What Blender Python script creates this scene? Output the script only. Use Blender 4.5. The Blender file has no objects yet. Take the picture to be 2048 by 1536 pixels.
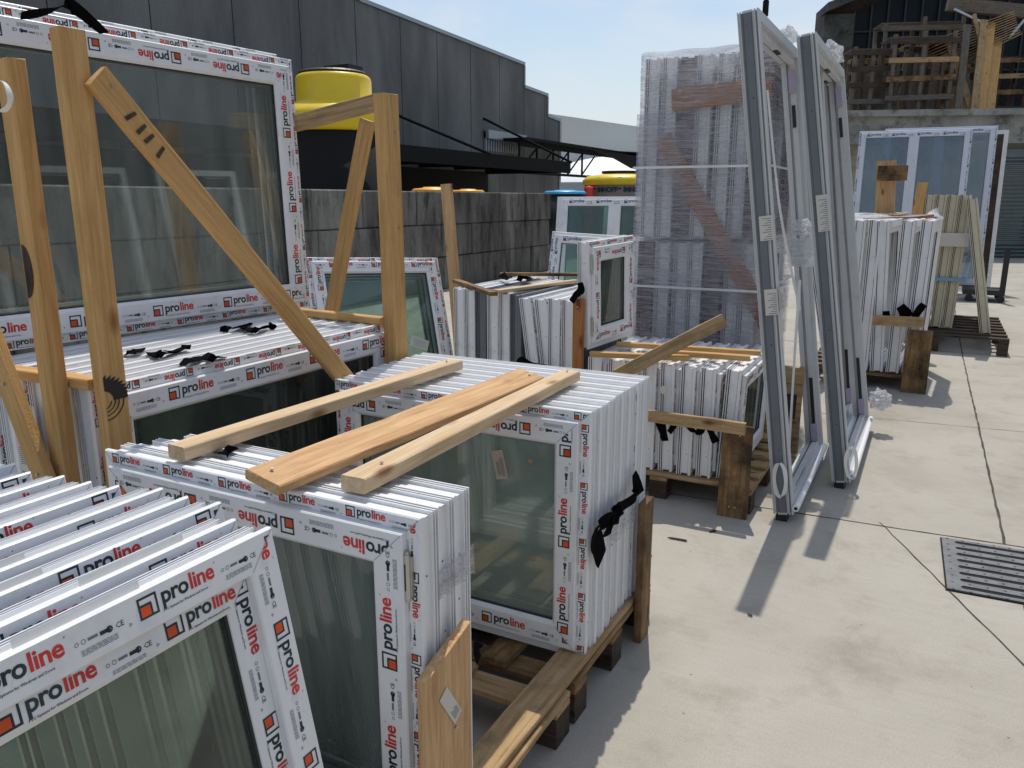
import bpy, bmesh, math, random
from mathutils import Vector, Matrix
R = math.radians
S = bpy.context.scene
random.seed(7)
# ---------------------------------------------------------------- camera, sky, sun, exposure
CAM_H = 1.64; PITCH = R(13.1); YAW = R(27.8); FPX = 1580.0
cd = bpy.data.cameras.new('camera'); cam = bpy.data.objects.new('camera', cd); S.collection.objects.link(cam)
cam.location = (0, 0, CAM_H); cam.rotation_euler = (R(90) - PITCH, 0, YAW)
cd.sensor_width = 36; cd.lens = FPX / 2048 * 36; cd.clip_start = .05; cd.clip_end = 2000
S.camera = cam
SUN = Vector((-.139, .384, .913)).normalized()
w = bpy.data.worlds.new('World'); S.world = w; w.use_nodes = True
nt = w.node_tree; nt.nodes.clear()
wo = nt.nodes.new('ShaderNodeOutputWorld'); bg = nt.nodes.new('ShaderNodeBackground'); bg.inputs[1].default_value = .138
sk = nt.nodes.new('ShaderNodeTexSky'); sk.sky_type = 'NISHITA'; sk.sun_disc = False
sk.sun_elevation = math.asin(SUN.z); sk.sun_rotation = math.atan2(SUN.x, SUN.y); sk.air_density = 1.2; sk.dust_density = 1.3; sk.ozone_density = 1.2
tc = nt.nodes.new('ShaderNodeTexCoord'); mp = nt.nodes.new('ShaderNodeMapping'); mp.inputs['Scale'].default_value = (1.1, 1.1, 4.2)
ns = nt.nodes.new('ShaderNodeTexNoise'); ns.inputs['Scale'].default_value = 2.1; ns.inputs['Detail'].default_value = 7; ns.inputs['Roughness'].default_value = .58; ns.inputs['Distortion'].default_value = .5
cr = nt.nodes.new('ShaderNodeValToRGB'); cr.color_ramp.elements[0].position = .44; cr.color_ramp.elements[1].position = .68
cr.color_ramp.elements[0].color = (.12, .12, .12, 1); cr.color_ramp.elements[1].color = (.9, .9, .9, 1)
mx = nt.nodes.new('ShaderNodeMix'); mx.data_type = 'RGBA'; mx.inputs[7].default_value = (5.7, 6.2, 6.9, 1)
L = nt.links.new
L(tc.outputs['Generated'], mp.inputs[0]); L(mp.outputs[0], ns.inputs[0]); L(ns.outputs[0], cr.inputs[0]); L(cr.outputs[0], mx.inputs[0])
L(sk.outputs[0], mx.inputs[6]); L(mx.outputs[2], bg.inputs[0]); L(bg.outputs[0], wo.inputs[0])
sl = bpy.data.lights.new('sun', 'SUN'); sl.energy = 3.5; sl.angle = R(.5); sl.color = (1, .94, .84)
so = bpy.data.objects.new('sun', sl); S.collection.objects.link(so); so.rotation_euler = SUN.to_track_quat('Z', 'Y').to_euler()
S.view_settings.view_transform = 'Standard'; S.view_settings.look = 'None'; S.view_settings.gamma = 1; S.view_settings.exposure = -.13
S.cycles.max_bounces = 10; S.cycles.transparent_max_bounces = 40; S.cycles.transmission_bounces = 6; S.cycles.use_denoising = True
try: S.cycles.sample_clamp_indirect = 6
except Exception: pass

# ---------------------------------------------------------------- measuring helpers (points of the surveyed place)
def ray(x, y):
    u = x - 1024; v = 768 - y
    fh = FPX * math.cos(PITCH) + v * math.sin(PITCH); up = v * math.cos(PITCH) - FPX * math.sin(PITCH)
    return Vector((-math.sin(YAW) * fh + math.cos(YAW) * u, math.cos(YAW) * fh + math.sin(YAW) * u, up))
C0 = Vector((0, 0, CAM_H))
def zp(x, y, z): d = ray(x, y); return C0 + d * ((z - CAM_H) / d.z)
def xp(x, y, X): d = ray(x, y); return C0 + d * (X / d.x)
def yp(x, y, Y): d = ray(x, y); return C0 + d * (Y / d.y)

# ---------------------------------------------------------------- materials
def newmat(name):
    m = bpy.data.materials.new(name); m.use_nodes = True; t = m.node_tree
    return m, t, t.nodes['Principled BSDF']
def node(t, ty, **kw):
    n = t.nodes.new(ty)
    for k, v in kw.items():
        if k.startswith('i_'): n.inputs[k[2:].replace('_', ' ')].default_value = v
        else: setattr(n, k, v)
    return n
def ramp(t, src, stops):
    r = t.nodes.new('ShaderNodeValToRGB'); e = r.color_ramp.elements
    while len(e) < len(stops): e.new(.5)
    for k, (p, c) in enumerate(stops): e[k].position = p; e[k].color = (*c, 1) if len(c) == 3 else c
    t.links.new(src, r.inputs[0]); return r
def flat(name, col, rough=.5, metal=0, spec=.5, var=.12, vs=6, bump=0, coat=0):
    m, t, b = newmat(name)
    tc = node(t, 'ShaderNodeTexCoord'); n = node(t, 'ShaderNodeTexNoise', i_Scale=vs, i_Detail=6., i_Roughness=.6)
    t.links.new(tc.outputs['Object'], n.inputs[0])
    lo = [max(0, c * (1 - var)) for c in col]; hi = [min(1, c * (1 + var * .7)) for c in col]
    r = ramp(t, n.outputs[0], [(.3, lo), (.7, hi)]); t.links.new(r.outputs[0], b.inputs['Base Color'])
    b.inputs['Roughness'].default_value = rough; b.inputs['Metallic'].default_value = metal; b.inputs['Specular IOR Level'].default_value = spec
    b.inputs['Coat Weight'].default_value = coat
    if bump:
        bn = node(t, 'ShaderNodeBump', i_Strength=bump, i_Distance=.01); n2 = node(t, 'ShaderNodeTexNoise', i_Scale=vs * 12, i_Detail=4.)
        t.links.new(tc.outputs['Object'], n2.inputs[0]); t.links.new(n2.outputs[0], bn.inputs['Height']); t.links.new(bn.outputs[0], b.inputs['Normal'])
    return m
def wood(name, light, dark, stain=0, stain_col=(.03, .022, .015), scale=1, grey=0):
    m, t, b = newmat(name); lk = t.links.new
    tc = node(t, 'ShaderNodeTexCoord'); oi = node(t, 'ShaderNodeObjectInfo')
    ad = node(t, 'ShaderNodeVectorMath', operation='ADD'); sc = node(t, 'ShaderNodeVectorMath', operation='SCALE'); sc.inputs['Scale'].default_value = 37
    cb = node(t, 'ShaderNodeCombineXYZ')
    for k in range(3): lk(oi.outputs['Random'], cb.inputs[k])
    lk(cb.outputs[0], sc.inputs[0]); lk(tc.outputs['Object'], ad.inputs[0]); lk(sc.outputs[0], ad.inputs[1])
    mp = node(t, 'ShaderNodeMapping'); mp.inputs['Scale'].default_value = (1.6 * scale, 26 * scale, 26 * scale); lk(ad.outputs[0], mp.inputs[0])
    g = node(t, 'ShaderNodeTexNoise', i_Scale=2.2, i_Detail=5., i_Roughness=.55, i_Distortion=.7); lk(mp.outputs[0], g.inputs[0])
    mp2 = node(t, 'ShaderNodeMapping'); mp2.inputs['Scale'].default_value = (5, 120, 120); lk(ad.outputs[0], mp2.inputs[0])
    g2 = node(t, 'ShaderNodeTexNoise', i_Scale=2., i_Detail=3.); lk(mp2.outputs[0], g2.inputs[0])
    base = ramp(t, g.outputs[0], [(.3, dark), (.5, [(a * .6 + c * .4) for a, c in zip(light, dark)]), (.66, light)])
    m1 = node(t, 'ShaderNodeMix', data_type='RGBA', blend_type='MULTIPLY'); m1.inputs[0].default_value = .32
    f = ramp(t, g2.outputs[0], [(.3, (.62, .58, .52)), (.6, (1, 1, 1))]); lk(base.outputs[0], m1.inputs[6]); lk(f.outputs[0], m1.inputs[7])
    # knots
    mp3 = node(t, 'ShaderNodeMapping'); mp3.inputs['Scale'].default_value = (3.6, 9, 9); lk(ad.outputs[0], mp3.inputs[0])
    vo = node(t, 'ShaderNodeTexVoronoi', i_Scale=1.); lk(mp3.outputs[0], vo.inputs[0])
    kn = ramp(t, vo.outputs['Distance'], [(.07, (1, 1, 1)), (.13, (.45, .45, .45)), (.19, (0, 0, 0))])
    m2 = node(t, 'ShaderNodeMix', data_type='RGBA'); lk(kn.outputs[0], m2.inputs[0]); lk(m1.outputs[2], m2.inputs[6]); m2.inputs[7].default_value = (dark[0] * .5, dark[1] * .38, dark[2] * .3, 1)
    out = m2
    # large scale tone drift and dirt
    n3 = node(t, 'ShaderNodeTexNoise', i_Scale=3.2, i_Detail=7., i_Roughness=.7); lk(ad.outputs[0], n3.inputs[0])
    st = ramp(t, n3.outputs[0], [(.56 - .2 * stain, (0, 0, 0)), (.78 - .2 * stain, (1, 1, 1))])
    mu = node(t, 'ShaderNodeMath', operation='MULTIPLY'); lk(st.outputs[0], mu.inputs[0]); mu.inputs[1].default_value = min(.92, .5 + stain)
    m3 = node(t, 'ShaderNodeMix', data_type='RGBA'); lk(mu.outputs[0], m3.inputs[0]); lk(out.outputs[2], m3.inputs[6]); m3.inputs[7].default_value = (*stain_col, 1) if stain > .2 else (dark[0] * .75, dark[1] * .72, dark[2] * .75, 1)
    lk(m3.outputs[2], b.inputs['Base Color']); b.inputs['Roughness'].default_value = .72; b.inputs['Specular IOR Level'].default_value = .25
    n9 = node(t, 'ShaderNodeTexNoise', i_Scale=160., i_Detail=3.); lk(ad.outputs[0], n9.inputs[0]); m9 = node(t, 'ShaderNodeMath', operation='ADD'); lk(n9.outputs[0], m9.inputs[0]); lk(g2.outputs[0], m9.inputs[1])
    bn = node(t, 'ShaderNodeBump', i_Strength=.55, i_Distance=.003); lk(m9.outputs[0], bn.inputs['Height']); lk(bn.outputs[0], b.inputs['Normal'])
    return m
def pvc(name, col, rough=.32):
    m, t, b = newmat(name); lk = t.links.new
    tc = node(t, 'ShaderNodeTexCoord'); n = node(t, 'ShaderNodeTexNoise', i_Scale=5., i_Detail=8., i_Roughness=.7); lk(tc.outputs['Object'], n.inputs[0])
    r = ramp(t, n.outputs[0], [(.28, [c * .8 for c in col]), (.45, [c * .95 for c in col]), (.7, col)]); lk(r.outputs[0], b.inputs['Base Color'])
    r2 = ramp(t, n.outputs[0], [(.3, (rough + .2,) * 3), (.6, (rough,) * 3)]); lk(r2.outputs[0], b.inputs['Roughness'])
    b.inputs['Specular IOR Level'].default_value = .45
    mp = node(t, 'ShaderNodeMapping'); mp.inputs['Scale'].default_value = (9, 9, 9); lk(tc.outputs['Object'], mp.inputs[0])
    n2 = node(t, 'ShaderNodeTexNoise', i_Scale=2., i_Detail=2.); lk(mp.outputs[0], n2.inputs[0])
    bn = node(t, 'ShaderNodeBump', i_Strength=.12, i_Distance=.004); lk(n2.outputs[0], bn.inputs['Height']); lk(bn.outputs[0], b.inputs['Normal'])
    return m
def glass(name, tint, veil=.05, refl=.9, drops=0, streak=0, soft=0):
    m = bpy.data.materials.new(name); m.use_nodes = True; t = m.node_tree; t.nodes.clear(); lk = t.links.new
    out = node(t, 'ShaderNodeOutputMaterial'); tr = node(t, 'ShaderNodeBsdfTransparent'); tr.inputs[0].default_value = (*tint, 1)
    gl = node(t, 'ShaderNodeBsdfGlossy'); gl.inputs['Roughness'].default_value = .015; gl.inputs[0].default_value = (.95, .97, .97, 1)
    fr = node(t, 'ShaderNodeFresnel', i_IOR=1.5); mu = node(t, 'ShaderNodeMath', operation='MULTIPLY'); mu.inputs[1].default_value = refl * 1.9; mu.use_clamp = True
    lk(fr.outputs[0], mu.inputs[0])
    m1 = node(t, 'ShaderNodeMixShader'); lk(mu.outputs[0], m1.inputs[0]); lk(tr.outputs[0], m1.inputs[1]); lk(gl.outputs[0], m1.inputs[2])
    df = node(t, 'ShaderNodeBsdfDiffuse'); df.inputs[0].default_value = (.60, .68, .64, 1)
    tc = node(t, 'ShaderNodeTexCoord'); mp = node(t, 'ShaderNodeMapping'); mp.inputs['Scale'].default_value = (9, 9, .9 if streak else 6)
    lk(tc.outputs['Object'], mp.inputs[0]); n = node(t, 'ShaderNodeTexNoise', i_Scale=1.6, i_Detail=6., i_Roughness=.65); lk(mp.outputs[0], n.inputs[0])
    r = ramp(t, n.outputs[0], [(.3, (veil * (.8 if soft else .25),) * 3), (.75, (veil * (1.25 if soft else 1.9),) * 3)])
    if soft: mp.inputs['Scale'].default_value = (1.5, 1.5, 1.5)
    fac = r.outputs[0]
    if drops:
        vo = node(t, 'ShaderNodeTexVoronoi', i_Scale=85., i_Randomness=1.); lk(tc.outputs['Object'], vo.inputs[0])
        n4 = node(t, 'ShaderNodeTexNoise', i_Scale=3.); lk(tc.outputs['Object'], n4.inputs[0])
        rr = ramp(t, vo.outputs['Distance'], [(.1, (drops,) * 3), (.2, (0, 0, 0))])
        r4 = ramp(t, n4.outputs[0], [(.45, (0, 0, 0)), (.6, (1, 1, 1))])
        mm = node(t, 'ShaderNodeMath', operation='MULTIPLY'); lk(rr.outputs[0], mm.inputs[0]); lk(r4.outputs[0], mm.inputs[1])
        mx = node(t, 'ShaderNodeMath', operation='MAXIMUM'); lk(mm.outputs[0], mx.inputs[0]); lk(fac, mx.inputs[1]); fac = mx.outputs[0]
    m2 = node(t, 'ShaderNodeMixShader'); lk(fac, m2.inputs[0]); lk(m1.outputs[0], m2.inputs[1]); lk(df.outputs[0], m2.inputs[2]); lk(m2.outputs[0], out.inputs[0])
    return m
def film(name, tint, lo, hi):
    m = bpy.data.materials.new(name); m.use_nodes = True; t = m.node_tree; t.nodes.clear(); lk = t.links.new
    out = node(t, 'ShaderNodeOutputMaterial'); tr = node(t, 'ShaderNodeBsdfTransparent')
    pr = node(t, 'ShaderNodeBsdfPrincipled'); pr.inputs['Base Color'].default_value = (*tint, 1); pr.inputs['Roughness'].default_value = .22; pr.inputs['Specular IOR Level'].default_value = .9
    tc = node(t, 'ShaderNodeTexCoord'); mp = node(t, 'ShaderNodeMapping'); mp.inputs['Scale'].default_value = (1.5, 1.5, 26); lk(tc.outputs['Object'], mp.inputs[0])
    n = node(t, 'ShaderNodeTexNoise', i_Scale=2.6, i_Detail=8., i_Roughness=.68, i_Distortion=1.1); lk(mp.outputs[0], n.inputs[0])
    mq = node(t, 'ShaderNodeMapping'); mq.inputs['Scale'].default_value = (1.4, 1.4, 2.2); lk(tc.outputs['Object'], mq.inputs[0])
    n2 = node(t, 'ShaderNodeTexNoise', i_Scale=1.3, i_Detail=4., i_Distortion=.6); lk(mq.outputs[0], n2.inputs[0])
    ad = node(t, 'ShaderNodeMath', operation='ADD'); lk(n.outputs[0], ad.inputs[0]); lk(n2.outputs[0], ad.inputs[1])
    ms = node(t, 'ShaderNodeMapping'); ms.inputs['Scale'].default_value = (1.1, 1.1, 34); ms.inputs['Rotation'].default_value = (0.03, .05, 0); lk(tc.outputs['Object'], ms.inputs[0])
    n5 = node(t, 'ShaderNodeTexNoise', i_Scale=3.4, i_Detail=9., i_Roughness=.75, i_Distortion=1.6); lk(ms.outputs[0], n5.inputs[0])
    sr = ramp(t, n5.outputs[0], [(.53, (0, 0, 0)), (.57, (.9, .9, .9)), (.61, (.05, .05, .05))])  # thin pale streaks painted as highlights along the film
    r2 = node(t, 'ShaderNodeMapRange'); lk(ad.outputs[0], r2.inputs[0]); r2.inputs[1].default_value = .8; r2.inputs[2].default_value = 1.25; r2.inputs[3].default_value = lo; r2.inputs[4].default_value = hi
    mxx = node(t, 'ShaderNodeMath', operation='MULTIPLY_ADD'); mxx.use_clamp = True; lk(sr.outputs[0], mxx.inputs[0]); mxx.inputs[1].default_value = .75; lk(r2.outputs[0], mxx.inputs[2]); r2 = mxx
    tl = node(t, 'ShaderNodeBsdfTranslucent'); tl.inputs[0].default_value = (*tint, 1); m4 = node(t, 'ShaderNodeMixShader'); m4.inputs[0].default_value = .35; lk(pr.outputs[0], m4.inputs[1]); lk(tl.outputs[0], m4.inputs[2])
    bn = node(t, 'ShaderNodeBump', i_Strength=.9, i_Distance=.03); lk(n.outputs[0], bn.inputs['Height']); lk(bn.outputs[0], pr.inputs['Normal'])
    m2 = node(t, 'ShaderNodeMixShader'); lk(r2.outputs[0], m2.inputs[0]); lk(tr.outputs[0], m2.inputs[1]); lk(m4.outputs[0], m2.inputs[2]); lk(m2.outputs[0], out.inputs[0])
    return m
def concrete(name, cols, sc=.5, rough=.85, stain=(.5, (.6, .6, .58)), bump=.3, fine=60, streak=False):
    m, t, b = newmat(name); lk = t.links.new
    tc = node(t, 'ShaderNodeTexCoord'); mp = node(t, 'ShaderNodeMapping'); lk(tc.outputs['Object'], mp.inputs[0])
    if streak: mp.inputs['Scale'].default_value = (1.3, 1.3, .35)
    n = node(t, 'ShaderNodeTexNoise', i_Scale=sc, i_Detail=10., i_Roughness=.62, i_Distortion=.4); lk(mp.outputs[0], n.inputs[0])
    r = ramp(t, n.outputs[0], [(.3, cols[0]), (.5, cols[1]), (.7, cols[2])])
    n2 = node(t, 'ShaderNodeTexNoise', i_Scale=fine, i_Detail=5., i_Roughness=.75); lk(tc.outputs['Object'], n2.inputs[0])
    f = ramp(t, n2.outputs[0], [(.32, (.72, .71, .7)), (.5, (.98, .98, .98)), (.7, (1.1, 1.1, 1.08))])
    m1 = node(t, 'ShaderNodeMix', data_type='RGBA', blend_type='MULTIPLY'); m1.inputs[0].default_value = .8; lk(r.outputs[0], m1.inputs[6]); lk(f.outputs[0], m1.inputs[7])
    n3 = node(t, 'ShaderNodeTexNoise', i_Scale=sc * 3.7, i_Detail=8., i_Roughness=.7); lk(mp.outputs[0], n3.inputs[0])
    f3 = ramp(t, n3.outputs[0], [(.33, stain[1]), (.33 + .2 * stain[0] + .05, (1, 1, 1))])
    m2 = node(t, 'ShaderNodeMix', data_type='RGBA', blend_type='MULTIPLY'); m2.inputs[0].default_value = 1; lk(m1.outputs[2], m2.inputs[6]); lk(f3.outputs[0], m2.inputs[7])
    if name == 'yard_concrete':
        n6 = node(t, 'ShaderNodeTexNoise', i_Scale=1.9, i_Detail=9., i_Roughness=.72, i_Distortion=.8); lk(tc.outputs['Object'], n6.inputs[0])
        f6 = ramp(t, n6.outputs[0], [(.28, (.78, .77, .75)), (.36, (.94, .935, .93)), (.46, (1, 1, 1)), (.66, (1, 1, 1)), (.74, (1.08, 1.08, 1.08))])
        v6 = node(t, 'ShaderNodeTexVoronoi', i_Scale=9.); lk(tc.outputs['Object'], v6.inputs[0]); g6 = ramp(t, v6.outputs['Distance'], [(.02, (.45, .43, .4)), (.05, (1, 1, 1))])
        mb_ = node(t, 'ShaderNodeMapping'); mb_.inputs['Scale'].default_value = (1.2, 14, 1); mb_.inputs['Rotation'].default_value = (0, 0, .12); lk(tc.outputs['Object'], mb_.inputs[0])
        n7 = node(t, 'ShaderNodeTexNoise', i_Scale=3., i_Detail=6.); lk(mb_.outputs[0], n7.inputs[0]); f7 = ramp(t, n7.outputs[0], [(.35, (.975, .975, .97)), (.65, (1.015, 1.015, 1.015))])
        for q in (f6, g6, f7):
            m5 = node(t, 'ShaderNodeMix', data_type='RGBA', blend_type='MULTIPLY'); m5.inputs[0].default_value = 1; lk(m2.outputs[2], m5.inputs[6]); lk(q.outputs[0], m5.inputs[7]); m2 = m5
    lk(m2.outputs[2], b.inputs['Base Color']); b.inputs['Roughness'].default_value = rough; b.inputs['Specular IOR Level'].default_value = .25
    bn = node(t, 'ShaderNodeBump', i_Strength=bump, i_Distance=.003); lk(n2.outputs[0], bn.inputs['Height']); lk(bn.outputs[0], b.inputs['Normal'])
    return m

M = {}
M['pvc'] = pvc('white_pvc', (.84, .845, .86))
M['pvc2'] = pvc('bluish_white_film', (.66, .69, .78))
M['frameshade'] = pvc('shaded_white_pvc', (.60, .61, .61), .4)  # white PVC toned down, shade on the tall jambs put into the colour
M['cream'] = pvc('cream_pvc', (.62, .57, .43), .45)
M['ink'] = flat('dark_print', (.016, .034, .04), .5, vs=14, var=.9)
M['blueink'] = flat('blue_print', (.05, .07, .2), .5, var=.05)
M['red'] = flat('red_print', (.64, .04, .035), .45, vs=14, var=.3)
M['orange'] = flat('orange_print', (.74, .09, .016), .45, vs=14, var=.3)
M['greyink'] = flat('grey_print', (.16, .18, .2), .5, var=.1)
M['gasket'] = flat('black_gasket', (.018, .019, .02), .55)
M['alu'] = flat('aluminium', (.45, .47, .48), .35, metal=.8)
M['hole'] = flat('hole_and_groove_shade', (.03, .03, .03), .8)
M['mitre'] = flat('mitre_seam', (.42, .43, .45), .5)
M['hinge'] = flat('hinge_metal', (.5, .5, .46), .3, metal=.7)
M['grey'] = pvc('grey_profile', (.15, .165, .185), .4)
M['brown'] = pvc('mauve_brown_profile', (.16, .11, .13), .5)
M['strap'] = flat('black_webbing', (.005, .005, .006), 1., spec=.04, vs=40)
M['paper'] = flat('paper_label', (.62, .6, .55), .7, var=.05)
M['paperb'] = flat('beige_label', (.5, .4, .33), .6, var=.05)
M['white'] = flat('white_plastic', (.75, .75, .73), .4)
M['mauve'] = flat('mauve_foam', (.42, .36, .5), .8)
M['black'] = flat('black_plastic', (.012, .012, .013), .5)
M['glass'] = glass('clear_double_glass', (.84, .9, .87), .05, .55)
M['glassc'] = glass('green_glass_mist_reflection', (.78, .88, .83), .24, 1.0, soft=1)  # pale veil paints condensation and the near stack's reflection into the glass
M['glassb'] = glass('misted_glass_with_drops', (.84, .9, .9), .1, .9, drops=.6, streak=1)
M['glasse'] = glass('misted_large_glass', (.88, .92, .9), .06, 1.3, drops=.25, streak=1)
M['glassd'] = glass('dark_green_glass', (.58, .69, .62), .03, .75)
M['glassblue'] = glass('blue_reflecting_glass', (.35, .45, .55), .09, 1.4)
M['pine'] = wood('fresh_pine', (.68, .44, .235), (.48, .27, .12))
M['pale'] = wood('pale_pine', (.70, .535, .355), (.54, .375, .215))
M['gold'] = wood('golden_pine', (.64, .39, .165), (.46, .26, .09))
M['aged'] = wood('aged_pine', (.50, .35, .19), (.31, .19, .09), .25)
M['dirty'] = wood('dirty_pine', (.36, .22, .105), (.17, .09, .04), .75)
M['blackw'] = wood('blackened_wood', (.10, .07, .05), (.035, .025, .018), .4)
M['red_wood'] = wood('reddish_pine', (.45, .2, .075), (.3, .12, .04))
M['greyw'] = wood('weathered_wood', (.20, .17, .14), (.09, .07, .055))
M['film'] = film('stretch_film', (.80, .80, .86), .10, .56)
M['film2'] = film('second_film_layer', (.74, .73, .8), .02, .3)
M['clearfilm'] = film('loose_clear_film', (.8, .82, .86), .3, .95)
M['slab'] = concrete('yard_concrete', [(.335, .312, .268), (.405, .38, .332), (.455, .43, .38)], .8, rough=.85, stain=(.5, (.84, .83, .82)), bump=.15, fine=170)
M['joint'] = flat('joint_dirt', (.07, .062, .05), .95, vs=30, var=.6)
M['block'] = concrete('weathered_block', [(.06, .058, .05), (.15, .146, .132), (.27, .264, .245)], 1.1, stain=(.7, (.28, .27, .25)), bump=.6, fine=35, streak=True)
M['panel'] = concrete('grey_wall_panel', [(.10, .101, .099), (.155, .156, .153), (.22, .22, .215)], .42, stain=(.3, (.85, .86, .86)), bump=.1, fine=20, streak=True)
M['beam'] = concrete('stained_beam', [(.15, .15, .14), (.29, .29, .275), (.38, .38, .36)], .6, stain=(.6, (.3, .3, .28)), bump=.3, fine=25)
M['plaster'] = concrete('yellowed_plaster', [(.3, .27, .2), (.36, .33, .25), (.4, .37, .29)], .5, bump=.1, fine=25)
M['seam'] = flat('panel_seam', (.015, .015, .016), .9)
M['coping'] = flat('metal_coping', (.3, .33, .36), .4, metal=.3)
M['darkmetal'] = flat('dark_painted_metal', (.014, .015, .016), .9, spec=.1)
M['beamdark'] = concrete('blackened_beam', [(.03, .03, .027), (.08, .08, .072), (.15, .15, .135)], .8, stain=(.6, (.3, .3, .28)), bump=.3, fine=25)
M['shutter'] = flat('green_grey_shutter', (.12, .16, .165), .45, vs=2, var=.2)
M['roofglass'] = flat('dark_roof_glazing', (.012, .017, .02), .6, spec=.15)
M['yellow'] = flat('yellow_polyethylene', (.80, .56, .015), .4, vs=3, var=.06)
M['amber'] = flat('amber_polyethylene', (.85, .40, .02), .4, vs=3, var=.06)
M['blue'] = flat('blue_plastic', (.02, .16, .52), .35)
M['cyan'] = flat('light_blue_plastic', (.06, .42, .78), .35)
M['redp'] = flat('red_plastic', (.7, .05, .03), .35)
M['tankgrey'] = flat('taupe_tank_wall', (.24, .2, .18), .6)
M['white_roof'] = flat('white_membrane', (.8, .82, .84), .6, vs=.3, var=.03)
M['lightwall'] = flat('light_grey_cladding', (.47, .49, .48), .6, vs=.3, var=.05)
M['iron'] = flat('cast_iron', (.17, .175, .18), .5, metal=.15, vs=12, var=.35, bump=.3)
M['deepblack'] = flat('shade_and_tank_black', (.006, .006, .006), .9)  # near black for painted shade, also the yellow tank's black body
M['teal'] = flat('teal_cloth', (.03, .12, .11), .8)
M['bluetape'] = flat('blue_tape', (.2, .4, .55), .4)
M['dirtyfilm'] = flat('grey_stone_rubble', (.22, .22, .22), .9, vs=25, var=.7, bump=.8)

# ---------------------------------------------------------------- mesh helpers
COL = S.collection
class MB:
    def __init__(s): s.v = []; s.f = []; s.m = []
    def add(s, vs, fs, mi=0):
        o = len(s.v); s.v += [tuple(v) for v in vs]; s.f += [tuple(i + o for i in f) for f in fs]; s.m += [mi] * len(fs); return s
    def box(s, lo, hi, mi=0, mat=None):
        x0, y0, z0 = lo; x1, y1, z1 = hi
        v = [Vector(p) for p in ((x0,y0,z0),(x1,y0,z0),(x1,y1,z0),(x0,y1,z0),(x0,y0,z1),(x1,y0,z1),(x1,y1,z1),(x0,y1,z1))]
        if mat is not None: v = [mat @ p for p in v]
        return s.add(v, [(0,3,2,1),(4,5,6,7),(0,1,5,4),(1,2,6,5),(2,3,7,6),(3,0,4,7)], mi)
    def sweep(s, poly, x0, z0, x1, z1, mi=0):
        n = len(poly); vs = []
        for cx, cz, sx, sz in ((x0,z0,1,1),(x1,z0,-1,1),(x1,z1,-1,-1),(x0,z1,1,-1)):
            for a, b in poly: vs.append((cx + sx * a, b, cz + sz * a))
        fs = []
        for c in range(4):
            d = (c + 1) % 4
            for k in range(n):
                j = (k + 1) % n; fs.append((c*n+k, d*n+k, d*n+j, c*n+j))
        return s.add(vs, fs, mi)
    def cyl(s, p0, p1, r0, r1=None, n=12, mi=0, caps=True):
        r1 = r0 if r1 is None else r1; p0 = Vector(p0); p1 = Vector(p1); ax = (p1 - p0).normalized()
        u = ax.orthogonal().normalized(); w_ = ax.cross(u); vs = []
        for p, r in ((p0, r0), (p1, r1)):
            for k in range(n): a = 2 * math.pi * k / n; vs.append(p + (u * math.cos(a) + w_ * math.sin(a)) * r)
        fs = [(k, (k+1) % n, n + (k+1) % n, n + k) for k in range(n)]
        if caps: fs += [tuple(reversed(range(n))), tuple(range(n, 2 * n))]
        return s.add(vs, fs, mi)
    def lathe(s, prof, c=(0, 0, 0), n=40, mi=0, sx=1, sy=1):
        vs = []; fs = []; m = len(prof)
        for k in range(n):
            a = 2 * math.pi * k / n
            for r, z in prof: vs.append((c[0] + math.cos(a) * r * sx, c[1] + math.sin(a) * r * sy, c[2] + z))
        for k in range(n):
            j = (k + 1) % n
            for i in range(m - 1): fs.append((k*m+i, j*m+i, j*m+i+1, k*m+i+1))
        return s.add(vs, fs, mi)
    def mesh(s, name, mats, recalc=True, smooth=False):
        me = bpy.data.meshes.new(name); me.from_pydata(s.v, [], s.f)
        for m in mats: me.materials.append(M[m] if isinstance(m, str) else m)
        me.polygons.foreach_set('material_index', s.m)
        if recalc:
            bm = bmesh.new(); bm.from_mesh(me); bmesh.ops.recalc_face_normals(bm, faces=bm.faces); bm.to_mesh(me); bm.free()
        if smooth:
            me.polygons.foreach_set('use_smooth', [True] * len(me.polygons)); 
        me.update(); return me
def link(name, me, parent=None, mw=None, label=None, cat=None, group=None, kind=None):
    o = bpy.data.objects.new(name, me); COL.objects.link(o)
    if parent is not None: o.parent = parent
    if mw is not None: o.matrix_world = mw if parent is None else o.matrix_world
    if mw is not None and parent is None: o.matrix_world = mw
    if mw is not None and parent is not None: o.matrix_local = mw
    if label: o['label'] = label
    if cat: o['category'] = cat
    if group: o['group'] = group
    if kind: o['kind'] = kind
    return o
def empty(name, mw, label, cat, group=None):
    o = bpy.data.objects.new(name, None); COL.objects.link(o); o.matrix_world = mw; o.empty_display_size = .1
    o['label'] = label; o['category'] = cat
    if group: o['group'] = group
    return o
def frame_mw(p, yaw, lean=0, roll=0):
    yw, ln, rl = R(yaw), R(lean), R(roll)
    a = Vector((math.cos(yw), math.sin(yw), 0)); n = Vector((math.sin(yw), -math.cos(yw), 0))
    up = Vector((0, 0, 1)) * math.cos(ln) - n * math.sin(ln)
    a2 = a * math.cos(rl) + up * math.sin(rl); u2 = -a * math.sin(rl) + up * math.cos(rl); y = u2.cross(a2)
    m = Matrix((a2, y, u2)).transposed().to_4x4(); m.translation = Vector(p); return m
ORD = ['front', 'second', 'third', 'fourth', 'fifth', 'sixth', 'seventh', 'eighth', 'ninth', 'tenth', 'eleventh', 'twelfth']

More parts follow.
